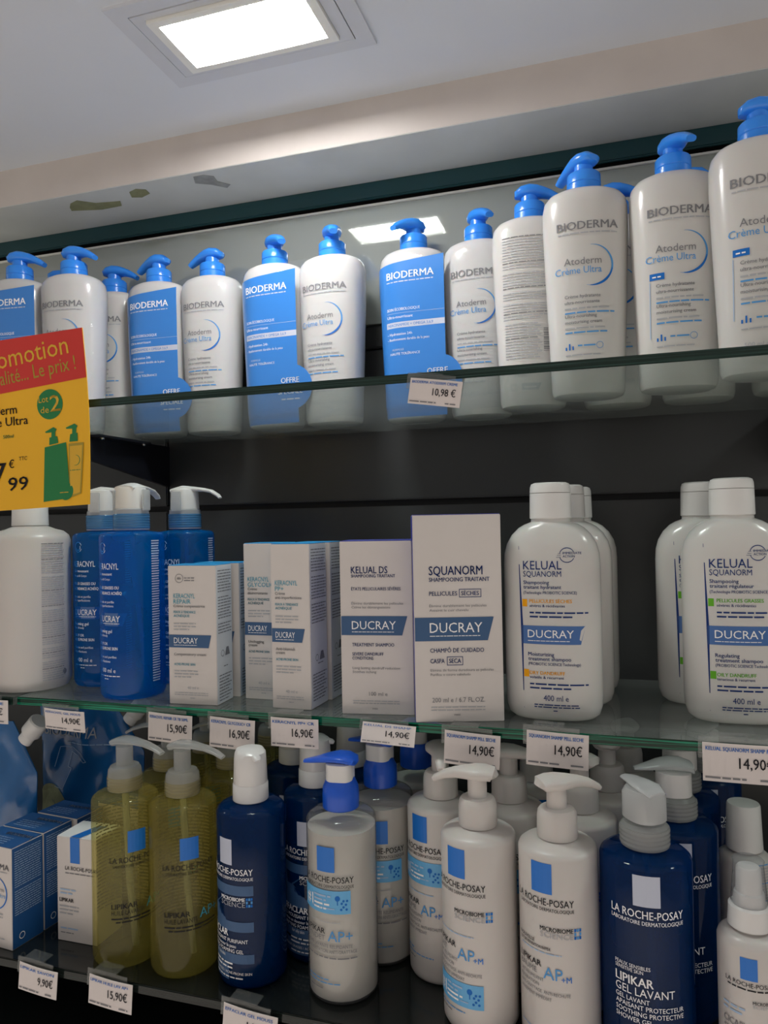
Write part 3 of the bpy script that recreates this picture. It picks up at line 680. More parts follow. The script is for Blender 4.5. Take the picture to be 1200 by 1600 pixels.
def squanorm_front(d):
    w = .077; u = -w+.0135; n_ = 'ink_navy'
    d.text('SQUANORM', u, .1280, .0076, n_, .5, .047); d.text('SHAMPOOING TRAITANT', u, .1222, .0035, n_, .8, .053)
    d.text('PELLICULES', u, .1100, .0036, n_, .6, .0245); frame_box(d, u+.0262, u+.0455, .1082, .1155, n_); d.text('SÈCHES', u+.0280, .1100, .0036, n_, .9, .0155)
    d.text('Élimine durablement les pellicules', u, .1000, .0022, 'ink_grey', .2, .050); d.text('Assainit le cuir chevelu', u, .0962, .0022, 'ink_grey', .2, .034)
    d.quad((-w+.0006, .0705), (-.0130, .0705), (-.0075, .0910), (-w+.0006, .0910), 'band_slate'); d.text('DUCRAY', u, .0778, .0085, 'ink_white', .2, .046); d.micro(u, .0745, u+.045, .0010, 'ink_white', lift=2)
    d.text('CHAMPÔ DE CUIDADO', u, .0605, .0036, n_, .6, .047); d.text('CASPA', u, .0512, .0038, n_, .6, .0125); frame_box(d, u+.0145, u+.0285, .0492, .0568, n_); d.text('SECA', u+.0163, .0512, .0038, n_, .9, .0105)
    d.text('Elimina de forma duradoura as películas', u, .0440, .0022, 'ink_grey', .2, .055); d.text('Purifica o couro cabeludo', u, .0402, .0022, 'ink_grey', .2, .035)
    d.text('200 ml e / 6.7 FL.OZ.', u+.001, .0172, .0040, 'ink_grey', 0, .046); d.micro(u, .0125, u+.047, .0013, 'ink_light'); d.micro(u, .0100, u+.047, .0013, 'ink_light'); d.text('PARIS', u+.020, .0055, .0015, 'ink_grey', .4)
x_, y_ = place(648, 1118, ZM)
carton(x_, y_, ZM, .067, .044, .158, .14, 'mid-height white carton with slate band, left of the tallest carton', 'card_violet', 'card_violet', kelual_front, side_print(.044, .158))
x_, y_ = place(790, 1127, ZM)
carton(x_-.001, y_, ZM, .0770, .044, .1805, .30, 'tallest white carton with slate band and violet edge', 'card_violet', 'card_violet', squanorm_front, side_print(.044, .18))
carton(x_-.012, y_+.0505, ZM, .0770, .036, .1805, .30, 'tall white carton hidden behind the tallest one, its right edge showing', 'card_violet', 'card_violet', None, side_print(.036, .18))

# ================================================================= BOTTOM SHELF
RL = .0303
PB = cylprof(RL, .150, .0128, .0045, .0035)
# --- pump kinds (built around the bottle axis at body height .1535)
def pump_white(t, rz, m_='white_satin', frost=False):
    mt = 'frosted' if frost else m_
    col = put('pump_collar', cached(('pwc', mt), lambda: loft('collar', [(.1535,.0148,.0148,2),(.1542,.0157,.0157,2),(.1690,.0154,.0154,2),(.1730,.0148,.0148,2),(.1755,.0130,.0130,2),(.1762,.0095,.0095,2)], mt, 36)), t, rz)
    if frost:
        put('screw_thread', cached('pwt', lambda: loft('thread', [(.1548+.003*k+dz, r_, r_, 2) for k in range(4) for dz, r_ in ((0,.0158),(.0008,.0163),(.0018,.0163),(.0028,.0158))], 'thread_clear', 30)), col)
    put('pump_stem', cached(('pws', mt), lambda: loft('stem', [(.1750,.0082,.0082,2),(.1765,.0078,.0078,2),(.1935,.0078,.0078,2)], mt, 24)), t, rz)
    if frost:
        pts = [(-.0110,.1935,.0055,.0022),(-.0105,.1965,.0085,.0032),(-.004,.1985,.0100,.0034),(.004,.1988,.0098,.0032),(.014,.1985,.0072,.0027),(.026,.1968,.0056,.0022),(.036,.1938,.0048,.0019),(.0435,.1900,.0038,.0016)]
    else:
        pts = [(-.0138,.1925,.0060,.0040),(-.0128,.1945,.0110,.0052),(-.006,.1955,.0132,.0054),(.002,.1955,.0132,.0054),(.009,.1952,.0100,.0050),(.018,.1945,.0066,.0042),(.027,.1925,.0052,.0034),(.0345,.1890,.0042,.0026),(.0360,.1878,.0034,.0020)]
    put('pump_head', cached(('pwh', mt), lambda: sweep('head', pts, mt, 24)), t, rz)
def pump_blue_lever(t, rz):
    put('pump_collar', cached('pbc', lambda: loft('collar', [(.1540,.0150,.0150,2),(.1548,.0158,.0158,2),(.1650,.0160,.0160,2),(.1720,.0155,.0155,2),(.1765,.0135,.0135,2),(.1800,.0118,.0118,2)], 'royal_blue', 36)), t, rz)
    put('clip', cached('pbx', lambda: loft('clip', [(.1775,.0105,.0110,3),(.1785,.0118,.0125,3),(.1925,.0118,.0125,3),(.1935,.0105,.0110,3)], 'white_cap', 32)), t, rz, label='white locking sleeve')
    put('pump_head', cached('pbh', lambda: sweep('head', [(-.0145,.1920,.0070,.0016),(-.013,.1945,.0120,.0028),(-.006,.1968,.0142,.0034),(.002,.1972,.0140,.0034),(.010,.1962,.0115,.0030),(.018,.1945,.0080,.0025),(.026,.1930,.0052,.0020),(.0325,.1920,.0032,.0014)], 'royal_blue', 24)), t, rz)
def pump_airless(t, rz, m_='white_cap'):
    put('pump_collar', cached('pac', lambda: loft('collar', [(.1535,.0152,.0152,2),(.1542,.0160,.0160,2),(.1680,.0158,.0158,2),(.1690,.0150,.0150,2)], m_, 36)), t, rz)
    put('pump_head', cached('pah', lambda: joined('head', [loft('h', [(.1685,.0146,.0146,2),(.1695,.0152,.0152,2),(.1900,.0144,.0144,2),(.1955,.0138,.0138,2,.0002,0),(.1985,.0110,.0120,2,-.001,0),(.1995,.0060,.0080,2,-.003,0)], m_, 36),
        sweep('s', [(0,.1945,.0060,.0035),(.010,.1940,.0050,.0030),(.0165,.1925,.0036,.0022),(.0180,.1915,.0024,.0014)], m_, 18)])), t, rz)
def pump_clear_big(t, rz):
    col = put('pump_collar', cached('pgc', lambda: loft('collar', [(.1540,.0170,.0170,2),(.1548,.0178,.0178,2),(.1690,.0172,.0172,2),(.1715,.0150,.0150,2)], 'frosted', 36)), t, rz)
    put('screw_thread', cached('pgt', lambda: loft('thread', [(.1555+.0032*k+dz, r_, r_, 2) for k in range(4) for dz, r_ in ((0,.0179),(.0008,.0184),(.0018,.0184),(.0030,.0179))], 'frosted', 30)), col)
    put('pump_stem', cached('pgs', lambda: loft('stem', [(.1710,.0070,.0070,2),(.1960,.0065,.0065,2)], 'frosted', 20)), t, rz)
    put('pump_head', cached('pgh', lambda: joined('head', [loft('h', [(.1735,.0150,.0135,2.6),(.1745,.0158,.0142,2.6),(.1925,.0154,.0140,2.6),(.1960,.0135,.0120,2.4)], 'frosted_light', 32),
        sweep('s', [(-.014,.1945,.0080,.0020),(-.006,.1975,.0110,.0026),(.004,.1985,.0095,.0024),(.014,.1990,.0070,.0020),(.021,.1985,.0045,.0016)], 'frosted_light', 20)])), t, rz)
def pump_lever(t, rz):
    col = put('pump_collar', cached('pgc', None), t, rz)
    put('screw_thread', cached('pgt', None), col)
    put('clip', cached('plx', lambda: loft('clip', [(.1715,.0132,.0132,2.4),(.1725,.0140,.0140,2.4),(.1905,.0138,.0138,2.4),(.1912,.0125,.0125,2.4)], 'white_cap', 32)), t, rz)
    put('pump_head', cached('plh', lambda: sweep('head', [(-.0145,.1915,.0100,.0018),(-.013,.1945,.0130,.0034),(-.006,.1965,.0142,.0040),(.003,.1968,.0136,.0040),(.012,.1955,.0110,.0034),(.020,.1935,.0080,.0026),(.028,.1920,.0050,.0016),(.031,.1915,.0036,.0012)], 'frosted_light', 24)), t, rz)

def brand(d, c1='ink_black', sq='square_blue', vs=.1215, hq=.0225):
    d.rect(-.0108, vs, .0058, vs+hq, sq)
    d.text('LA ROCHE-POSAY', -.027, vs-.0085, .0050, c1, .5, .049); d.text('LABORATOIRE DERMATOLOGIQUE', -.024, vs-.0128, .0025, c1, .5, .046)
def microbiome(d, u, v, c1='ink_black', c2='ink_light'):
    d.text('MICROBIOME', u, v+.0048, .0032, c1, 1.3, .025); d.text('SCIENCE', u, v, .0040, c2, .1, .025)
    for i in range(3):
        for j in range(3):
            if (i*j) % 2 == 0: d.rect(u+.0256+i*.0020, v+j*.0028, u+.0272+i*.0020, v+.0022+j*.0028, 'ink_sky' if (i+j) % 2 else 'ink_blue')
def lab_white(v):
    def mk():
        d = Decal(); brand(d, vs=.1105 if v == 'AP' else .1215, hq=.0205 if v == 'AP' else .0225)
        if v in ('M1', 'M0'):
            microbiome(d, -.004, .0895)
            d.micro(-.024, .0770, .012, .0014, 'ink_pale')
            d.text('LIPIKAR', -.026, .0665, .0044, 'ink_black', 1.0, .0225); d.text('LAIT' if v == 'M1' else 'BAUME', -.026, .0608, .0040, 'ink_grey', 0)
            d.text('AP', -.002, .0590, .0085, 'ink_sky', 0); d.text('+M', .0115, .0580, .0042, 'square_blue', .8)
            for i, (s_, w_) in enumerate((('LAIT RELIPIDANT', .024), ('RÉPARATION', .020), ('ANTI-GRATTAGE, ANTI-RECHUTE', .044), ('APAISEMENT IMMÉDIAT', .030))): d.text(s_, -.026, .0560-i*.0044, .0025, 'ink_grey', .4, w_)
            if v == 'M1':
                d.rect(-.030, .0225, .019, .0410, 'band_sky', lift=1); band(d, -.030, .0225); d.micro(-.026, .0180, .004, .0012, 'ink_sky'); d.micro(-.026, .0150, -.008, .0012, 'ink_grey')
            else:
                d.text('NOUVELLE', -.026, .0835, .0024, 'ink_black', 1.2); d.text('TEXTURE RÉPARATION RAPIDE', -.026, .0800, .0022, 'ink_black', 1.0, .030); d.micro(-.026, .0180, .006, .0014, 'ink_pale')
        if v == 'AP':
            d.rect(-.030, .0765, .019, .0955, 'band_sky', lift=1); band(d, -.030, .0765)
            d.micro(-.020, .0690, .010, .0011, 'ink_light')
            d.text('LIPIKAR', -.026, .0595, .0044, 'ink_black', 1.0, .0225); d.text('SYNDET', -.026, .0540, .0042, 'ink_grey', .1); d.text('AP+', -.001, .0540, .0085, 'ink_sky', 0)
            for i, (s_, w_) in enumerate((('CRÈME LAVANTE RELIPIDANTE', .046), ('ANTI-IRRITATION ANTI-GRATTAGE', .050))): d.text(s_, -.026, .0485-i*.0044, .0028, 'ink_grey', .4, w_)
            d.micro(-.026, .0395, .024, .0018, 'ink_grey'); d.micro(-.024, .0215, .000, .0014, 'ink_sky'); d.micro(-.024, .0185, .010, .0014, 'ink_sky'); d.micro(-.022, .0135, -.006, .0014, 'ink_grey')
        if v == 'APM':
            d.rect(-.030, .0850, .019, .1050, 'band_sky', lift=1); band(d, -.030, .0855)
            d.micro(-.024, .0765, .012, .0014, 'ink_pale')
            d.text('LIPIKAR', -.026, .0665, .0044, 'ink_black', 1.0, .0225); d.text('BAUME', -.026, .0608, .0040, 'ink_grey', 0)
            d.text('AP', -.002, .0590, .0085, 'ink_sky', 0); d.text('+M', .0115, .0580, .0042, 'square_blue', .8)
            for i, (s_, w_) in enumerate((('BAUME RELIPIDANT', .026), ('ANTI-IRRITATION', .024), ('ANTI-GRATTAGE, ANTI-RECHUTE', .044), ('APAISEMENT IMMÉDIAT', .030))): d.text(s_, -.026, .0560-i*.0044, .0025, 'ink_grey', .4, w_)
            d.micro(-.026, .0260, -.010, .0018, 'ink_sky'); d.micro(-.026, .0225, .010, .0014, 'ink_sky'); d.micro(-.026, .0185, -.010, .0014, 'ink_grey')
        return d.build(on_profile(PB, 'cyl'))
    return cached(('lw', v), mk)
def band(d, u, v):
    d.text('#1', u+.0045, v+.0050, .0090, 'ink_white', 1.0, .0095, lift=3)
    for i in range(4): d.micro(u+.0155, v+.0135-i*.0034, u+.032-(i % 2)*.004, .0024, 'ink_white' if i > 1 else 'ink_pale', lift=3)
    d.micro(u+.0125, v+.0038, u+.037, .0015, 'ink_pale', lift=3)
    d.disc(u+.038, v+.0130, .0022, 'ink_blue', lift=2); d.rect(u+.0376, v+.0075, u+.0384, v+.0125, 'ink_blue', lift=2)
    for i, (a, b) in enumerate(((0,0),(.002,.002),(-.0015,.003),(.0025,-.002),(0,.005),(.003,.005),(-.002,-.002))): d.disc(u+.043+a, v+.006+b, .0010, 'ink_blue', lift=2)
def lab_oil():
    d = Decal(); brand(d, vs=.1045, hq=.0195)
    d.text('LIPIKAR', -.026, .0550, .0046, 'ink_black', 1.2, .0235); d.text('HUILE LAVANTE', -.026, .0495, .0040, 'ink_black', 0, .030); d.text('AP+', .006, .0515, .0080, 'ink_teal', 0)
    d.micro(-.026, .0455, .024, .0020, 'ink_black'); d.micro(-.022, .0425, .024, .0018, 'ink_black')
    return d.build(on_profile(PB, 'cyl'))
def back_oil():          # back label print, seen through the oil
    d = Decal()
    for i in range(30): d.micro(.062, .130-i*.0033, .116, .0022, 'ink_grey', seed=i)
    return d.build(on_profile(PB, 'cyl'))
def lab_foam():
    d = Decal(); W_ = 'ink_white'
    d.rect(-.0120, .1065, .0030, .1285, 'sleeve_white')
    d.text('LA ROCHE-POSAY', -.031, .0985, .0052, W_, .5, .053); d.text('LABORATOIRE DERMATOLOGIQUE', -.029, .0940, .0026, W_, .5, .051)
    for p in (((-.030,.081),(.022,.081),(.022,.0895),(-.030,.0895)), ((-.030,.0500),(.022,.0500),(.022,.0585),(-.030,.0585)), ((-.018,.070),(-.004,.081),(-.030,.081),(-.030,.070)), ((-.030,.0585),(-.004,.0585),(-.018,.070),(-.030,.070)), ((-.030,.0230),(.022,.0230),(.022,.0310),(-.030,.0310)), ((-.030,.008),(-.002,.008),(-.002,.021),(-.030,.021))): d.quad(*p, 'band_slate')
    microbiome(d, -.010, .0715, W_, 'ink_light')
    d.text('EFFACLAR', -.034, .0455, .0056, W_, 1.2, .032); d.text('GEL MOUSSANT PURIFIANT', -.034, .0405, .0031, W_, .3, .051); d.text('Nettoie en douceur la peau', -.034, .0363, .0028, W_, .2, .040); d.text('PURIFYING FOAMING GEL', -.034, .0318, .0031, W_, .3, .047); d.text('for oily skin', -.020, .0275, .0028, W_, .2, .014)
    d.micro(-.022, .0215, .004, .0022, W_); d.micro(-.022, .0180, .002, .0022, W_); d.text('PEAUX GRASSES / ACNE-PRONE SKIN', -.030, .0135, .0022, W_, .4, .050); d.micro(-.022, .0100, .012, .0018, W_)
    return d.build(on_profile(PB, 'cyl'))
PN = cylprof(.0333, .150, .0128, .0045, .0035)
def lab_gel():
    d = Decal(); W_ = 'ink_white'
    d.rect(-.0100, .1225, .0090, .1445, 'sleeve_white')
    d.text('LA ROCHE-POSAY', -.0275, .1140, .0056, W_, .5, .054); d.text('LABORATOIRE DERMATOLOGIQUE', -.0275, .1095, .0028, W_, .5, .054)
    d.text('PEAUX SENSIBLES', -.025, .0775, .0026, W_, .3, .026); d.text('SENSITIVE SKIN', -.025, .0743, .0026, W_, .3, .021)
    d.text('LIPIKAR', -.025, .0655, .0062, W_, 1.2, .028); d.text('GEL LAVANT', -.025, .0585, .0056, W_, .1, .043)
    for i, (s_, w_) in enumerate((('GEL LAVANT', .025), ('APAISANT PROTECTEUR', .050), ('SOOTHING PROTECTIVE', .050), ('SHOWER GEL', .027))): d.text(s_, -.025, .0535-i*.0047, .0033, W_, .2, w_)
    return d.build(on_profile(PN, 'cyl'))

def tube(): return cached('dt', lambda: loft('tube', [(.006,.0034,.0034,2,.008,0),(.07,.0034,.0034,2,.003,0),(.155,.0034,.0034,2,0,0)], 'tube_clear', 14))
def care_bottle(x, y, kind, label, rz, phi, group):
    t = thing('pump_bottle', label, 'bottle', (x, y, ZL+.0002), rz, group)
    ph = math.radians(phi)-rz
    if kind == 'oil':
        put('body', cached('ob', lambda: loft('body', PB, 'yellow_oil', 48)), t); put('dip_tube', tube(), t, random.uniform(-.5, .5)); put('printed_label', cached('ol', lab_oil), t); put('back_print', cached('olb', back_oil), t); pump_white(t, ph, frost=True)
    elif kind in ('M0', 'M1', 'APM'):
        put('body', cached('wb', lambda: loft('body', PB, 'white_satin', 48)), t); put('printed_label', lab_white(kind), t); pump_white(t, ph)
    elif kind == 'AP':
        put('body', cached('cb', lambda: loft('body', PB, 'clear_plastic', 48)), t)
        put('lotion', cached('cbl', lambda: loft('lotion', [(.0016,.026,.026,2),(.004,.0290,.0290,2),(.140,.0293,.0293,2),(.1402,.0150,.0150,2)], 'cream_lotion', 48)), t, label='cream-coloured lotion inside'); put('printed_label', lab_white('AP'), t); pump_blue_lever(t, ph)
    elif kind == 'foam':
        put('body', cached('fb', lambda: loft('body', PB, 'navy_gel', 48)), t); put('printed_label', cached('fl', lab_foam), t); pump_airless(t, ph)
    elif kind == 'gel':
        put('body', cached('nb', lambda: loft('body', PN, 'navy_gel', 48)), t); put('dip_tube', tube(), t); put('printed_label', cached('nl', lab_gel), t); pump_clear_big(t, ph)
    elif kind == 'gel2':
        put('body', cached('nb', None), t); put('printed_label', cached('nl', None), t); pump_lever(t, ph)
    return t
GO, GW, GN, GA = 'yellow oil pump bottles on the bottom shelf', 'white lotion pump bottles on the bottom shelf', 'navy gel bottles on the bottom shelf', 'clear lotion bottles with royal blue pumps'
def tp(px, py, z=ZL, h=.2): v = atz(px, py, z+h); return v.x, v.y
def cb(px, ty, *a): care_bottle(*tp(px, ty), *a)
care_bottle(-0.4506, 0.5983, 'oil', 'yellow oil pump bottle, the left one of the two in front', 1.050, -4, GO)
care_bottle(-0.3892, 0.6003, 'oil', 'yellow oil pump bottle, right one of the two in front, beside navy bottle', 0.820, -2, GO)
care_bottle(-0.4435, 0.6600, 'oil', 'yellow oil bottle behind the two front ones, spout pointing left', 0.900, 195, GO)
care_bottle(-0.4365, 0.7215, 'oil', 'rearmost yellow oil bottle, its pump between two price tags', 0.800, 200, GO)
care_bottle(-0.3835, 0.6813, 'oil', 'yellow oil bottle behind the price tag left of the white-capped navy bottle', 0.800, 190, GO)
care_bottle(-0.3764, 0.7595, 'oil', 'yellow oil bottle at the back, only its shoulder showing between navy bottles', 0.800, 100, GO)
care_bottle(-0.3215, 0.6043, 'foam', 'navy bottle with white cap right of the yellow oil bottles', -0.200, -40, GN)
care_bottle(-0.2354, 0.6064, 'AP', 'frontmost clear bottle of white lotion with a royal blue lever pump', -0.030, 186, GA)
care_bottle(-0.2797, 0.6550, 'foam', 'navy bottle with white cap just behind the front blue-pump bottle', 0.180, 20, GN)
care_bottle(-0.3274, 0.7115, 'foam', 'navy bottle with white cap behind the third price tag', 0.300, 30, GN)
care_bottle(-0.2661, 0.7170, 'foam', 'navy bottle with white cap at the back, left of the folded price tag', 0.200, 180, GN)
care_bottle(-0.2190, 0.6675, 'AP', 'second blue-pump lotion bottle, below the folded price tag', 0.317, 170, GA)
care_bottle(-0.2008, 0.7280, 'AP', 'rearmost blue-pump lotion bottle, right of the folded price tag', 0.200, 20, GA)
care_bottle(-0.1582, 0.6559, 'APM', 'white pump bottle with sky-blue band high up, below the fourth tag', -0.380, -75, GW)
care_bottle(-0.1144, 0.6010, 'M1', 'white pump bottle in front with sky-blue band near its base', -0.370, 184, GW)
care_bottle(-0.0975, 0.6625, 'APM', 'white pump bottle behind, its spout bent right between two tags', -0.100, -8, GW)
care_bottle(-0.0508, 0.5946, 'M0', 'white pump bottle in front without a band, left of the navy gel bottle', -0.265, 28, GW)
care_bottle(-0.0365, 0.6550, 'M0', 'white pump bottle with brightly lit shoulder behind the front bandless bottle', -0.200, 150, GW)
care_bottle(-0.0800, 0.7215, 'M0', 'white pump bottle at the back behind the fifth tag', 0.300, 60, GW)
care_bottle(-0.0149, 0.7125, 'M0', 'white pump bottle behind, its pump just above the navy gel bottle', 1.500, 90, GW)
care_bottle(0.0020, 0.7715, 'M0', 'rearmost white pump bottle between the white and navy bottles', 0.300, 80, GW)
care_bottle(0.0136, 0.5956, 'gel', 'navy gel bottle in front with clear pump and pale square', 0.000, 130, GN)
care_bottle(0.0385, 0.6590, 'gel2', 'second navy gel bottle, white pump with a leftward lever', 0.050, 188, GN)
care_bottle(0.0481, 0.7265, 'gel2', 'third navy gel bottle, behind the one with a leftward lever', 0.000, 30, GN)
care_bottle(0.0740, 0.7895, 'gel2', 'navy gel bottle at the back behind the right price tag', 0.000, 60, GN)
# spray bottles at the right
PS2 = cylprof(.0218, .107, .0105, .006, .003)
t = thing('spray_bottle', 'small white spray bottle with clear overcap in the right corner', 'bottle', (.0825, .5830, ZL+.0002), -.20)
put('body', loft('body', PS2, 'white_satin', 44), t)
put('collar', loft('collar', [(.1098,.0138,.0138,2),(.1105,.0146,.0146,2),(.1240,.0138,.0138,2),(.1255,.0122,.0122,2)], 'white_cap', 36), t)
put('nozzle', loft('nozzle', [(.1245,.0108,.0108,2),(.1330,.0100,.0100,2),(.1340,.0088,.0088,2),(.1500,.0082,.0082,2),(.1515,.0070,.0070,2)], 'white_cap', 30), t)
put('overcap', loft('overcap', [(.1254,.0118,.0118,2),(.1262,.0122,.0122,2),(.1530,.0100,.0100,2),(.1555,.0106,.0106,2),(.1565,.0098,.0098,2)], 'clear_plastic', 36), t, label='clear plastic overcap')
d = Decal(); d.rect(-.0055, .0820, .0055, .0970, 'square_blue'); d.text('LA ROCHE-POSAY', -.0165, .0775, .0030, 'ink_black', .5, .033); d.micro(-.0150, .0750, .0160, .0015, 'ink_black')
d.text('MICROBIOME', .002, .0665, .0021, 'ink_black', 1, .016); d.text('SCIENCE', .002, .0638, .0023, 'ink_light', 0, .016); d.rect(.0185, .064, .021, .0685, 'ink_sky')
d.micro(-.019, .0605, -.003, .0022, 'ink_pale'); d.micro(-.019, .0570, -.005, .0022, 'ink_pale')
d.text('CICAPLAST', -.0190, .0480, .0044, 'ink_grey', .8, .026); d.text('B5', .0085, .0480, .0050, 'ink_sky', 0); d.text('SPRAY', -.0190, .0420, .0040, 'ink_grey', 0); d.micro(-.019, .0375, .000, .0020, 'ink_grey'); d.micro(-.019, .0340, .004, .0020, 'ink_grey')
put('printed_label', d.build(on_profile(PS2, 'cyl')), t)
PS = cylprof(.0212, .116, .0115, .006, .003)
t = thing('spray_bottle', 'white bottle with smooth white cap behind the small spray bottle', 'bottle', (.0957, .6950, ZL+.0002), -.13)
put('body', loft('body', PS, 'white_satin', 44), t)
put('cap', loft('cap', [(.1188,.0140,.0140,2),(.1196,.0146,.0146,2),(.1550,.0132,.0132,2),(.1565,.0124,.0124,2),(.1567,.0080,.0080,2)], 'white_cap', 40), t)
d = Decal()
for i in range(44): d.micro(.002, .112-i*.0024, .024, .0013, 'ink_light' if i % 6 else 'ink_sky', seed=i)
put('printed_label', d.build(on_profile(PS, 'cyl')), t)

# ---------------------------------------------------------------- refill pouches
def pouch(x, y, w, h, label, rz, drawn, side=1):
    t = thing('refill_pouch', label, 'pouch', (x, y, ZL+.0002), rz, 'blue refill pouches on the bottom shelf')
    nx, nz = 30, 34; V = []; Fc = []
    cut = .30
    def outline(v):      # half width at height fraction
        l = -w/2*(1-.05*math.sin(v*3)); r = w/2*(1-.05*math.sin(v*3+1))
        if v > 1-cut: r -= (v-(1-cut))/cut*w*.30
        return l, r
    def pt(u, v, s_):
        l, r = outline(v); xx = l+(r-l)*u
        e = (max(0, math.sin(math.pi*u))**.55)*(math.sin(math.pi*min(1, (1-v)*.52+.02))**.7)
        e *= .022*(1.15-.75*v)
        wr = .0022*math.sin(u*9+v*13)+.0018*math.sin(u*17-v*11+1)
        return (xx, s_*(e+(wr*min(1, e/.006))+.0006), v*h)
    def surf(u_, v_, off):
        v = max(0, min(1, v_/h)); l, r = outline(v); u = max(.01, min(.99, (u_-l)/(r-l))); p = pt(u, v, -1); return (p[0], p[1]-off, p[2])
    for s_ in (-1, 1):
        for j in range(nz+1):
            for i in range(nx+1): V.append(pt(i/nx, j/nz, s_))
    N = (nx+1)*(nz+1)
    for q in (0, 1):
        for j in range(nz):
            for i in range(nx):
                a = q*N+j*(nx+1)+i; f = (a, a+1, a+nx+2, a+nx+1); Fc.append(f if q == 0 else f[::-1])
    rim = [j*(nx+1) for j in range(nz+1)]; rim2 = [j*(nx+1)+nx for j in range(nz+1)]
    for j in range(nz): Fc += [(rim[j], rim[j+1], N+rim[j+1], N+rim[j]), (rim2[j], N+rim2[j], N+rim2[j+1], rim2[j+1])]
    for i in range(nx): Fc += [(i, N+i, N+i+1, i+1), (nz*(nx+1)+i, nz*(nx+1)+i+1, N+nz*(nx+1)+i+1, N+nz*(nx+1)+i)]
    put('pouch_body', solid(mesh('pouch', V, Fc, ['pouch_foil'], smooth=True), 60), t)
    sp = loft('spout', [(-.004,.0085,.0065,2),(.008,.0085,.0065,2),(.0085,.0105,.0105,2),(.0095,.0112,.0112,2),(.026,.0108,.0108,2),(.0275,.0095,.0095,2)], 'white_cap', 28)
    o = put('spout_cap', sp, t, loc=(w*.375, 0, h*.905), label='white screw cap'); o.rotation_euler = (0, math.radians(42), 0)
    d = Decal(); drawn(d, w, h)
    put('printed_label', d.build(lambda u, v, off: surf(u, v, off+.0004)), t)
def dr2(d, w, h):
    d.text('BIODERMA', -w*.44, h*.775, .0125, 'ink_light', .2, .080); d.micro(-w*.2, h*.735, w*.22, .0018, 'ink_pale')
    e_ = .0007      # outline of a large initial
    pts = [(-.046,.108),(-.040,.132),(-.022,.134),(-.006,.128),(.002,.118),(-.002,.117),(-.010,.125),(-.022,.128),(-.026,.110),(-.020,.109),(-.028,.086),(-.050,.086)]
    for (ax, ay), (bx_, by_) in zip(pts[:-1], pts[1:]):
        dx_, dy_ = bx_-ax, by_-ay; L_ = math.hypot(dx_, dy_); nx_, ny_ = -dy_/L_*e_/2, dx_/L_*e_/2
        d.quad((ax+nx_, ay+ny_), (bx_+nx_, by_+ny_), (bx_-nx_, by_-ny_), (ax-nx_, ay-ny_), 'ink_pale', lift=1)
    d.disc(-.048, h*.30, .030, 'patch_olive', lift=1, ry=.032); d.text('Atoderm', -.066, h*.25, .006, 'ink_navy', .2, lift=3); d.arc(-.050, h*.28, .018, .0003, .001, -80, 80, 'ink_navy', lift=3)
pouch(-.6200, .760, .150, .188, 'blue refill pouch standing behind the small blue cartons', .02, dr2)
pouch(-.6740, .668, .115, .186, 'blue refill pouch at the left picture edge, nearer the front', .0, lambda d, w, h: (d.text('BIODERMA', -w*.46, h*.80, .010, 'ink_light', .2, .06), d.micro(-w*.3, h*.6, w*.1, .002, 'ink_pale')))
# ---------------------------------------------------------------- small cartons, bottom shelf
GC = 'small cartons on the bottom shelf'
def navy_side(dp, h):
    def f(d):
        v = h-.005; i = 0
        while v > .030:
            if i % 17 != 16: d.micro(.003, v, dp-.003, .0011, 'ink_pale', seed=i)
            v -= .0022; i += 1
        d.arc(dp*.3, .010, .003, .0007, .0007, 0, 360, 'ink_white')
    return f
def bio_front(w, h):
    def f(d):
        d.text('BIODERMA', -w+.010, h*.78, .0052, 'ink_grey', 1, .043); d.micro(-w+.012, h*.75, -.006, .0012, 'ink_light')
        d.arc(-w*.5+.006, h*.54, .0155, .0003, .0014, -120, 100, 'ink_blue'); d.text('Atoderm', -.010, h*.56, .004, 'ink_grey', 0, None, 'R'); d.text('Crème Ultra', -.008, h*.50, .0036, 'ink_sky', 0, None, 'R')
        d.para(-w+.012, h*.33, -.012, .0018, 3, 'ink_light'); d.micro(-w+.02, h*.09, -.008, .0018, 'ink_light')
    return f
def bio_top(w, dp):
    def f(d):
        d.text('BIODERMA', -w*.62, dp*.62, .0050, 'sleeve_white', 1, .034)
        for k in range(4): d.micro(-w*.85, dp*.45-k*.0038, -w*.3, .0013, 'ink_pale')
    return f
def corner_top(px, py, h): v = atz(px, py, ZL+h); return v.x, v.y
for (x_, y_), lab in (((-.557, .569), 'nearest small carton at the left edge, white front and navy side'), ((-.554, .607), 'second small navy-sided carton, behind the nearest one'),
                      ((-.546, .6455), 'third small navy carton, between the pouch and the white carton'), ((-.500, .6850), 'fourth small navy carton, mostly hidden behind the left yellow bottle')):
    carton(x_, y_, ZL, .056, .0365, .096, -.10, lab, 'card_navy', 'card_navy', bio_front(.056, .096), navy_side(.0365, .096), 'card_navy', topdraw=bio_top(.056, .0365), group=GC)
x0, y0 = corner_top(88, 1300, .100)
def lw(d):
    w = .046; d.rect(-w+.016, .076, -w+.027, .1005, 'square_blue'); d.text('LA ROCHE-POSAY', -w+.010, .0690, .0036, 'ink_grey', .5, .038); d.micro(-w+.010, .0655, -.004, .0014, 'ink_grey')
    d.micro(-w+.004, .049, -w+.022, .0022, 'ink_pale'); d.micro(-w+.004, .0455, -w+.018, .0022, 'ink_pale'); d.text('LIPIKAR', -w+.003, .0380, .0036, 'ink_black', 1.2, .0165); d.para(-w+.003, .0330, -w+.025, .0020, 3, 'ink_light'); d.micro(-w+.004, .012, -w+.024, .0022, 'ink_pale'); d.micro(-w+.004, .008, -w+.020, .0014, 'ink_grey')
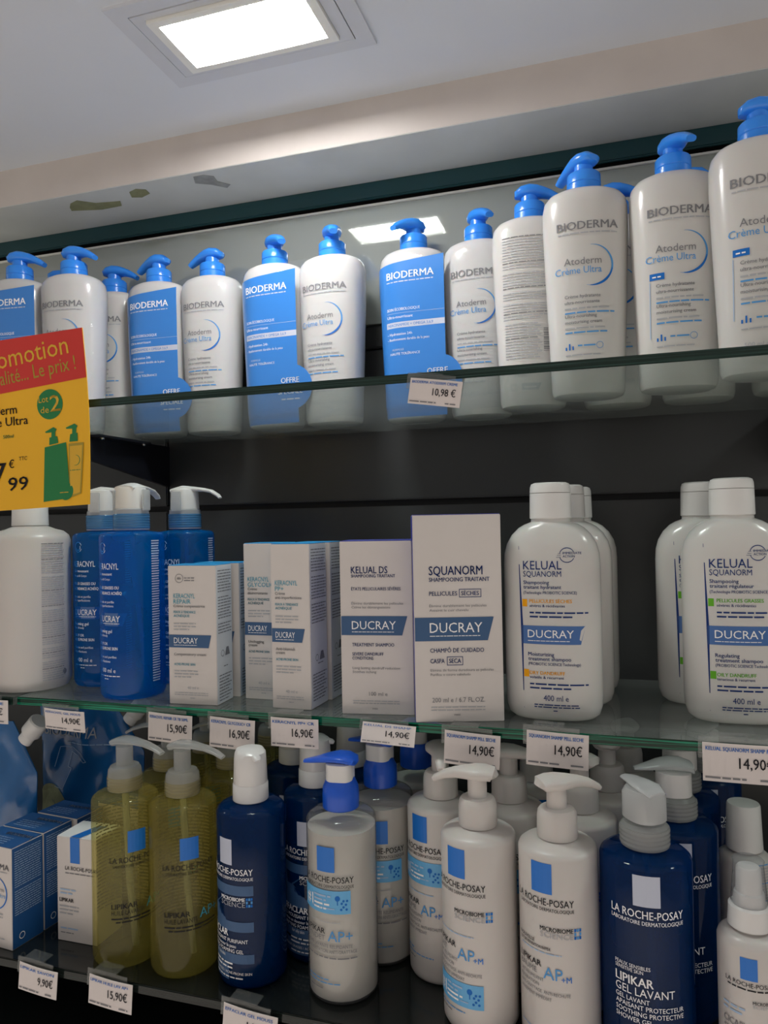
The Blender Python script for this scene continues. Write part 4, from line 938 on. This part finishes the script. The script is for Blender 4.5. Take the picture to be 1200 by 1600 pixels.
carton(-.4835, .5975, ZL, .046, .038, .100, .0, 'white carton with blue strip folding over its top, left of the yellow bottles', 'card_side', 'card_white', lw, None, group=GC, topdraw=lambda d: d.quad((-.030,0), (-.019,0), (-.010,.030), (-.021,.030), 'square_blue'))

# ---------------------------------------------------------------- price tags
def price_tag(px, py, wpx, hpx, D, price, line, label, tilt=0, lean=0, dx=0, fold=False):
    """px, py = top left of the card in front of a shelf edge at depth D"""
    Y = D-.0045
    a = at(px, py, Y); b = at(px+wpx, py, Y); w_ = (b-a).x; hh = (at(px, py+hpx, Y)-a).z*-1
    t = thing('price_tag', label, 'price tag', (a.x, Y, a.z), 0, 'price tags on the shelf edges'); t.rotation_euler = (lean, tilt, 0)
    V = []; Fc = []; n_ = 10
    for y in (0, .0005):
        for i in range(n_+1):
            u = i/n_; bend = -.0012*math.sin(math.pi*u)
            V += [(u*w_, y+bend, 0), (u*w_, y+bend*.4, -hh)]
    q = 2*(n_+1)
    for i in range(n_):
        k = 2*i; Fc += [(k, k+1, k+3, k+2), (q+k, q+k+2, q+k+3, q+k+1), (k, k+2, q+k+2, q+k), (k+1, q+k+1, q+k+3, k+3)]
    Fc += [(0, q, q+1, 1), (2*n_, 2*n_+1, q+2*n_+1, q+2*n_)]
    put('card', solid(mesh('card', V, Fc, ['paper'])), t)
    d = Decal(); s_ = hh
    d.text(line, w_*.04, -s_*.19, s_*.10, 'ink_blue', 1.2, w_*.88)
    d.text(price, w_*.90, -s_*.62, s_*.27, 'ink_black', .5, w_*.44 if len(price) > 5 else w_*.38, 'R')
    d.micro(w_*.03, -s_*.92, w_*.55, s_*.075, 'ink_grey'); d.micro(w_*.72, -s_*.92, w_*.92, s_*.075, 'ink_grey')
    put('printed_text', d.build(lambda u, v, off: (u, -.0012*math.sin(math.pi*max(0, min(1, u/w_)))*(1+.6*v/hh)-off, v)), t)
    # clear clip strip holding the card, gripping the glass edge
    put('clear_clip', box('clip', -.003, w_*.85, .0008, .0018, -hh*.42, .004, ['clear_holder']), t, loc=(0, 0, 0))
    put('grip', box('grip', w_*.1, w_*.6, .0010, .0135, .0042, .0050, ['clear_holder']), t)
price_tag(642, 590, 82, 40, DT, '10,98 €', 'BIODERMA ATODERM CREME', 'tilted price tag reading 10,98 € on the top shelf edge', math.radians(9), 0)
price_tag(-60, 1090, 72, 36, DM-.004, '14,90€', 'CR LAVANTE', 'price tag cut off by the left picture edge, below the big white bottle')
price_tag(69, 1106, 62, 33, DM, '14,90€', 'KERACNYL GEL MOUS', 'price tag 14,90€ leaning right, below the blue gel bottles', math.radians(2), .12)
price_tag(232, 1112, 68, 44, DM, '15,90€', 'KERACNYL REPAIR CR TB 50ML', 'price tag reading 15,90€ below the shortest carton', math.radians(2))
price_tag(328, 1119, 70, 47, DM, '16,90€', 'KERACNYL GLYCOLIC+ CR', 'price tag 16,90€ left of the other 16,90€ one, above a white-capped navy bottle', math.radians(2))
price_tag(423, 1120, 74, 45, DM, '16,90€', 'KERACNYL PP+ CR', 'price tag 16,90€ right of the other 16,90€ one, under the printed-side carton', 0)
price_tag(567, 1127, 83, 31, DM, '14,90€', 'KELUAL DS SHAMP', 'folded-up price tag 14,90€ above the blue pumps', math.radians(2), -.35)
price_tag(695, 1140, 87, 52, DM, '14,90€', 'SQUANORM SHAMP PELL SECHE', 'price tag 14,90€ below the tallest carton', math.radians(3))
price_tag(823, 1140, 97, 54, DM, '14,90€', 'SQUANORM SHAMP PELL SECHE', 'price tag 14,90€ below the shampoo bottle with orange marks', math.radians(2))
price_tag(1097, 1159, 125, 60, DM, '14,90€', 'KELUAL SQUANORM SHAMP PELL', 'largest-looking price tag 14,90€ at the right picture edge', math.radians(0))
price_tag(31, 1502, 59, 43, DL, '9,90€', 'LIPIKAR SAVON', 'price tag 9,90€ on the bottom shelf edge, leftmost', math.radians(5))
price_tag(140, 1521, 67, 46, DL, '15,90€', 'LIPIKAR HUILE LAV AP+', 'price tag 15,90€ on the bottom shelf edge below the yellow bottles', math.radians(4))
price_tag(350, 1566, 84, 50, DL, '14,90€', 'EFFACLAR GEL MOUSS', 'price tag 14,90€ cut off by the bottom picture edge', math.radians(5))

# ---------------------------------------------------------------- yellow promotion sign
SY = DT-.012
tr_, br_, bl_ = at(127, 512, SY), at(140, 788, SY), at(0, 791, SY)
W_, H_ = .165, (tr_-br_).length
sg = thing('promotion_sign', 'yellow and red promotion sign hanging at the left before the top shelf', 'sign', (br_.x, SY, br_.z), 0)
sg.rotation_euler = (0, math.radians(-2.0), 0)
def sf(u, v, off): return (u, -off+.004*math.sin(v/H_*math.pi), v)
V = []; Fc = []; n_ = 12
for y in (0, .0008):
    for i in range(n_+1):
        v = H_*i/n_
        for u in (-W_, 0):
            p = sf(u, v+(u*-.0 if i == n_ else 0), 0); V.append((p[0], p[1]+y, p[2]))
q = 2*(n_+1)
for i in range(n_): k = 2*i; Fc += [(k, k+1, k+3, k+2), (q+k, q+k+2, q+k+3, q+k+1), (k, k+2, q+k+2, q+k), (k+1, q+k+1, q+k+3, k+3)]
Fc += [(0, q, q+1, 1), (2*n_, 2*n_+1, q+2*n_+1, q+2*n_)]
put('card', solid(mesh('card', V, Fc, ['sign_yellow'], smooth=True), 30), sg)
k = H_/276.0    # size of one photograph pixel on the card
kx = (at(127, 650, SY).x-at(0, 650, SY).x)/127
def PX(x, y): return ((x-(127+(y-512)*13/276))*kx, H_-(y-512)*k)
d = Decal()
# red head band (its lower edge slopes a little)
d.quad((-W_, H_-81*k-.006), (0, H_-77*k), (0, H_), (-W_, H_), 'sign_red')
d.text('Promotion', *PX(106, 548), .0165, 'sign_gold', .3, 142*kx, 'R', rot=.07)
d.text('la qualité... Le prix !', *PX(116, 574), .0125, 'sign_olive', .1, 158*kx, 'R', rot=.07)
d.text('Atoderm', *PX(22, 632), .0080, 'ink_black', .5, 62*kx, 'R'); d.text('Crème Ultra', *PX(40, 651), .0080, 'ink_black', .5, 92*kx, 'R'); d.text('500ml', *PX(17, 671), .0032, 'sign_green', 1, .012, 'R')
cu, cv = PX(74, 624); d.disc(cu, cv, 20*kx, 'sign_green', ry=24*k)
d.text('Lot', *PX(57, 620), .0058, 'sign_gold', .2, 15*kx); d.text('de', *PX(60, 637), .0058, 'sign_gold', .2, 13*kx); d.text('2', *PX(75, 636), .0145, 'sign_gold', .6, 16*kx)
d.text('7', *PX(8, 742), .0180, 'ink_black', 1.5, .014, 'R'); d.text('€', *PX(11, 720), .0072, 'ink_black', .6); d.text('TTC', *PX(27, 709), .0034, 'ink_black', .3); d.text('99', *PX(12, 757), .0122, 'ink_black', .8, 32*kx)
def poly(pts, m_, lift=1):
    d.add([PX(*p) for p in pts], [tuple(range(len(pts)))], m_, lift)
poly([(70,779),(111,776),(100,687),(67,692)], 'sign_green'); poly([(104,690),(127,690),(127,770),(110,776)], 'sign_olive'); poly([(106,694),(125,694),(125,768),(111,772)], 'sign_gold', 2)
poly([(74,689),(88,687),(86,676),(74,677)], 'sign_green'); poly([(77,677),(83,677),(83,666),(77,666)], 'sign_green'); poly([(67,667),(80,661),(85,665),(83,669),(68,669)], 'sign_green')
poly([(105,687),(118,687),(117,674),(106,675)], 'sign_green'); poly([(109,675),(115,675),(115,663),(109,663)], 'sign_green'); poly([(99,664),(112,659),(117,663),(115,667),(100,666)], 'sign_green')
cu, cv = PX(104, 765); d.disc(cu, cv, 11*kx, 'sign_green', lift=3); cu, cv = PX(116, 717); d.arc(cu, cv, 8*k, .0002, .0008, -110, 90, 'sign_green', lift=4)
d.micro(*PX(76, 721), PX(98, 721)[0], .0012, 'sign_gold', lift=3); d.micro(*PX(108, 733), PX(124, 733)[0], .001, 'sign_green', lift=4); d.micro(*PX(95, 767), PX(108, 767)[0], .001, 'sign_gold', lift=5)
put('printed_text', d.build(sf), sg)
put('clear_clip', box('clip', -.100, -.060, .0052, .0118, H_*.52, H_*.56, ['clear_holder']), sg)

# ---------------------------------------------------------------- below the bottom shelf, left corner
zz = -.478
v = atz(0, 1560, zz)
t = thing('glass_shelf', 'lowest shelf edge in the bottom left corner', 'shelf', (0, 0, zz-.006))
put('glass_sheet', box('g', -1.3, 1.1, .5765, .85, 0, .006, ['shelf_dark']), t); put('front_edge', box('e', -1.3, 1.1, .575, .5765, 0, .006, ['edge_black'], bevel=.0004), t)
bpy.data.objects.remove(tob)
bpy.data.curves.remove(tcur)
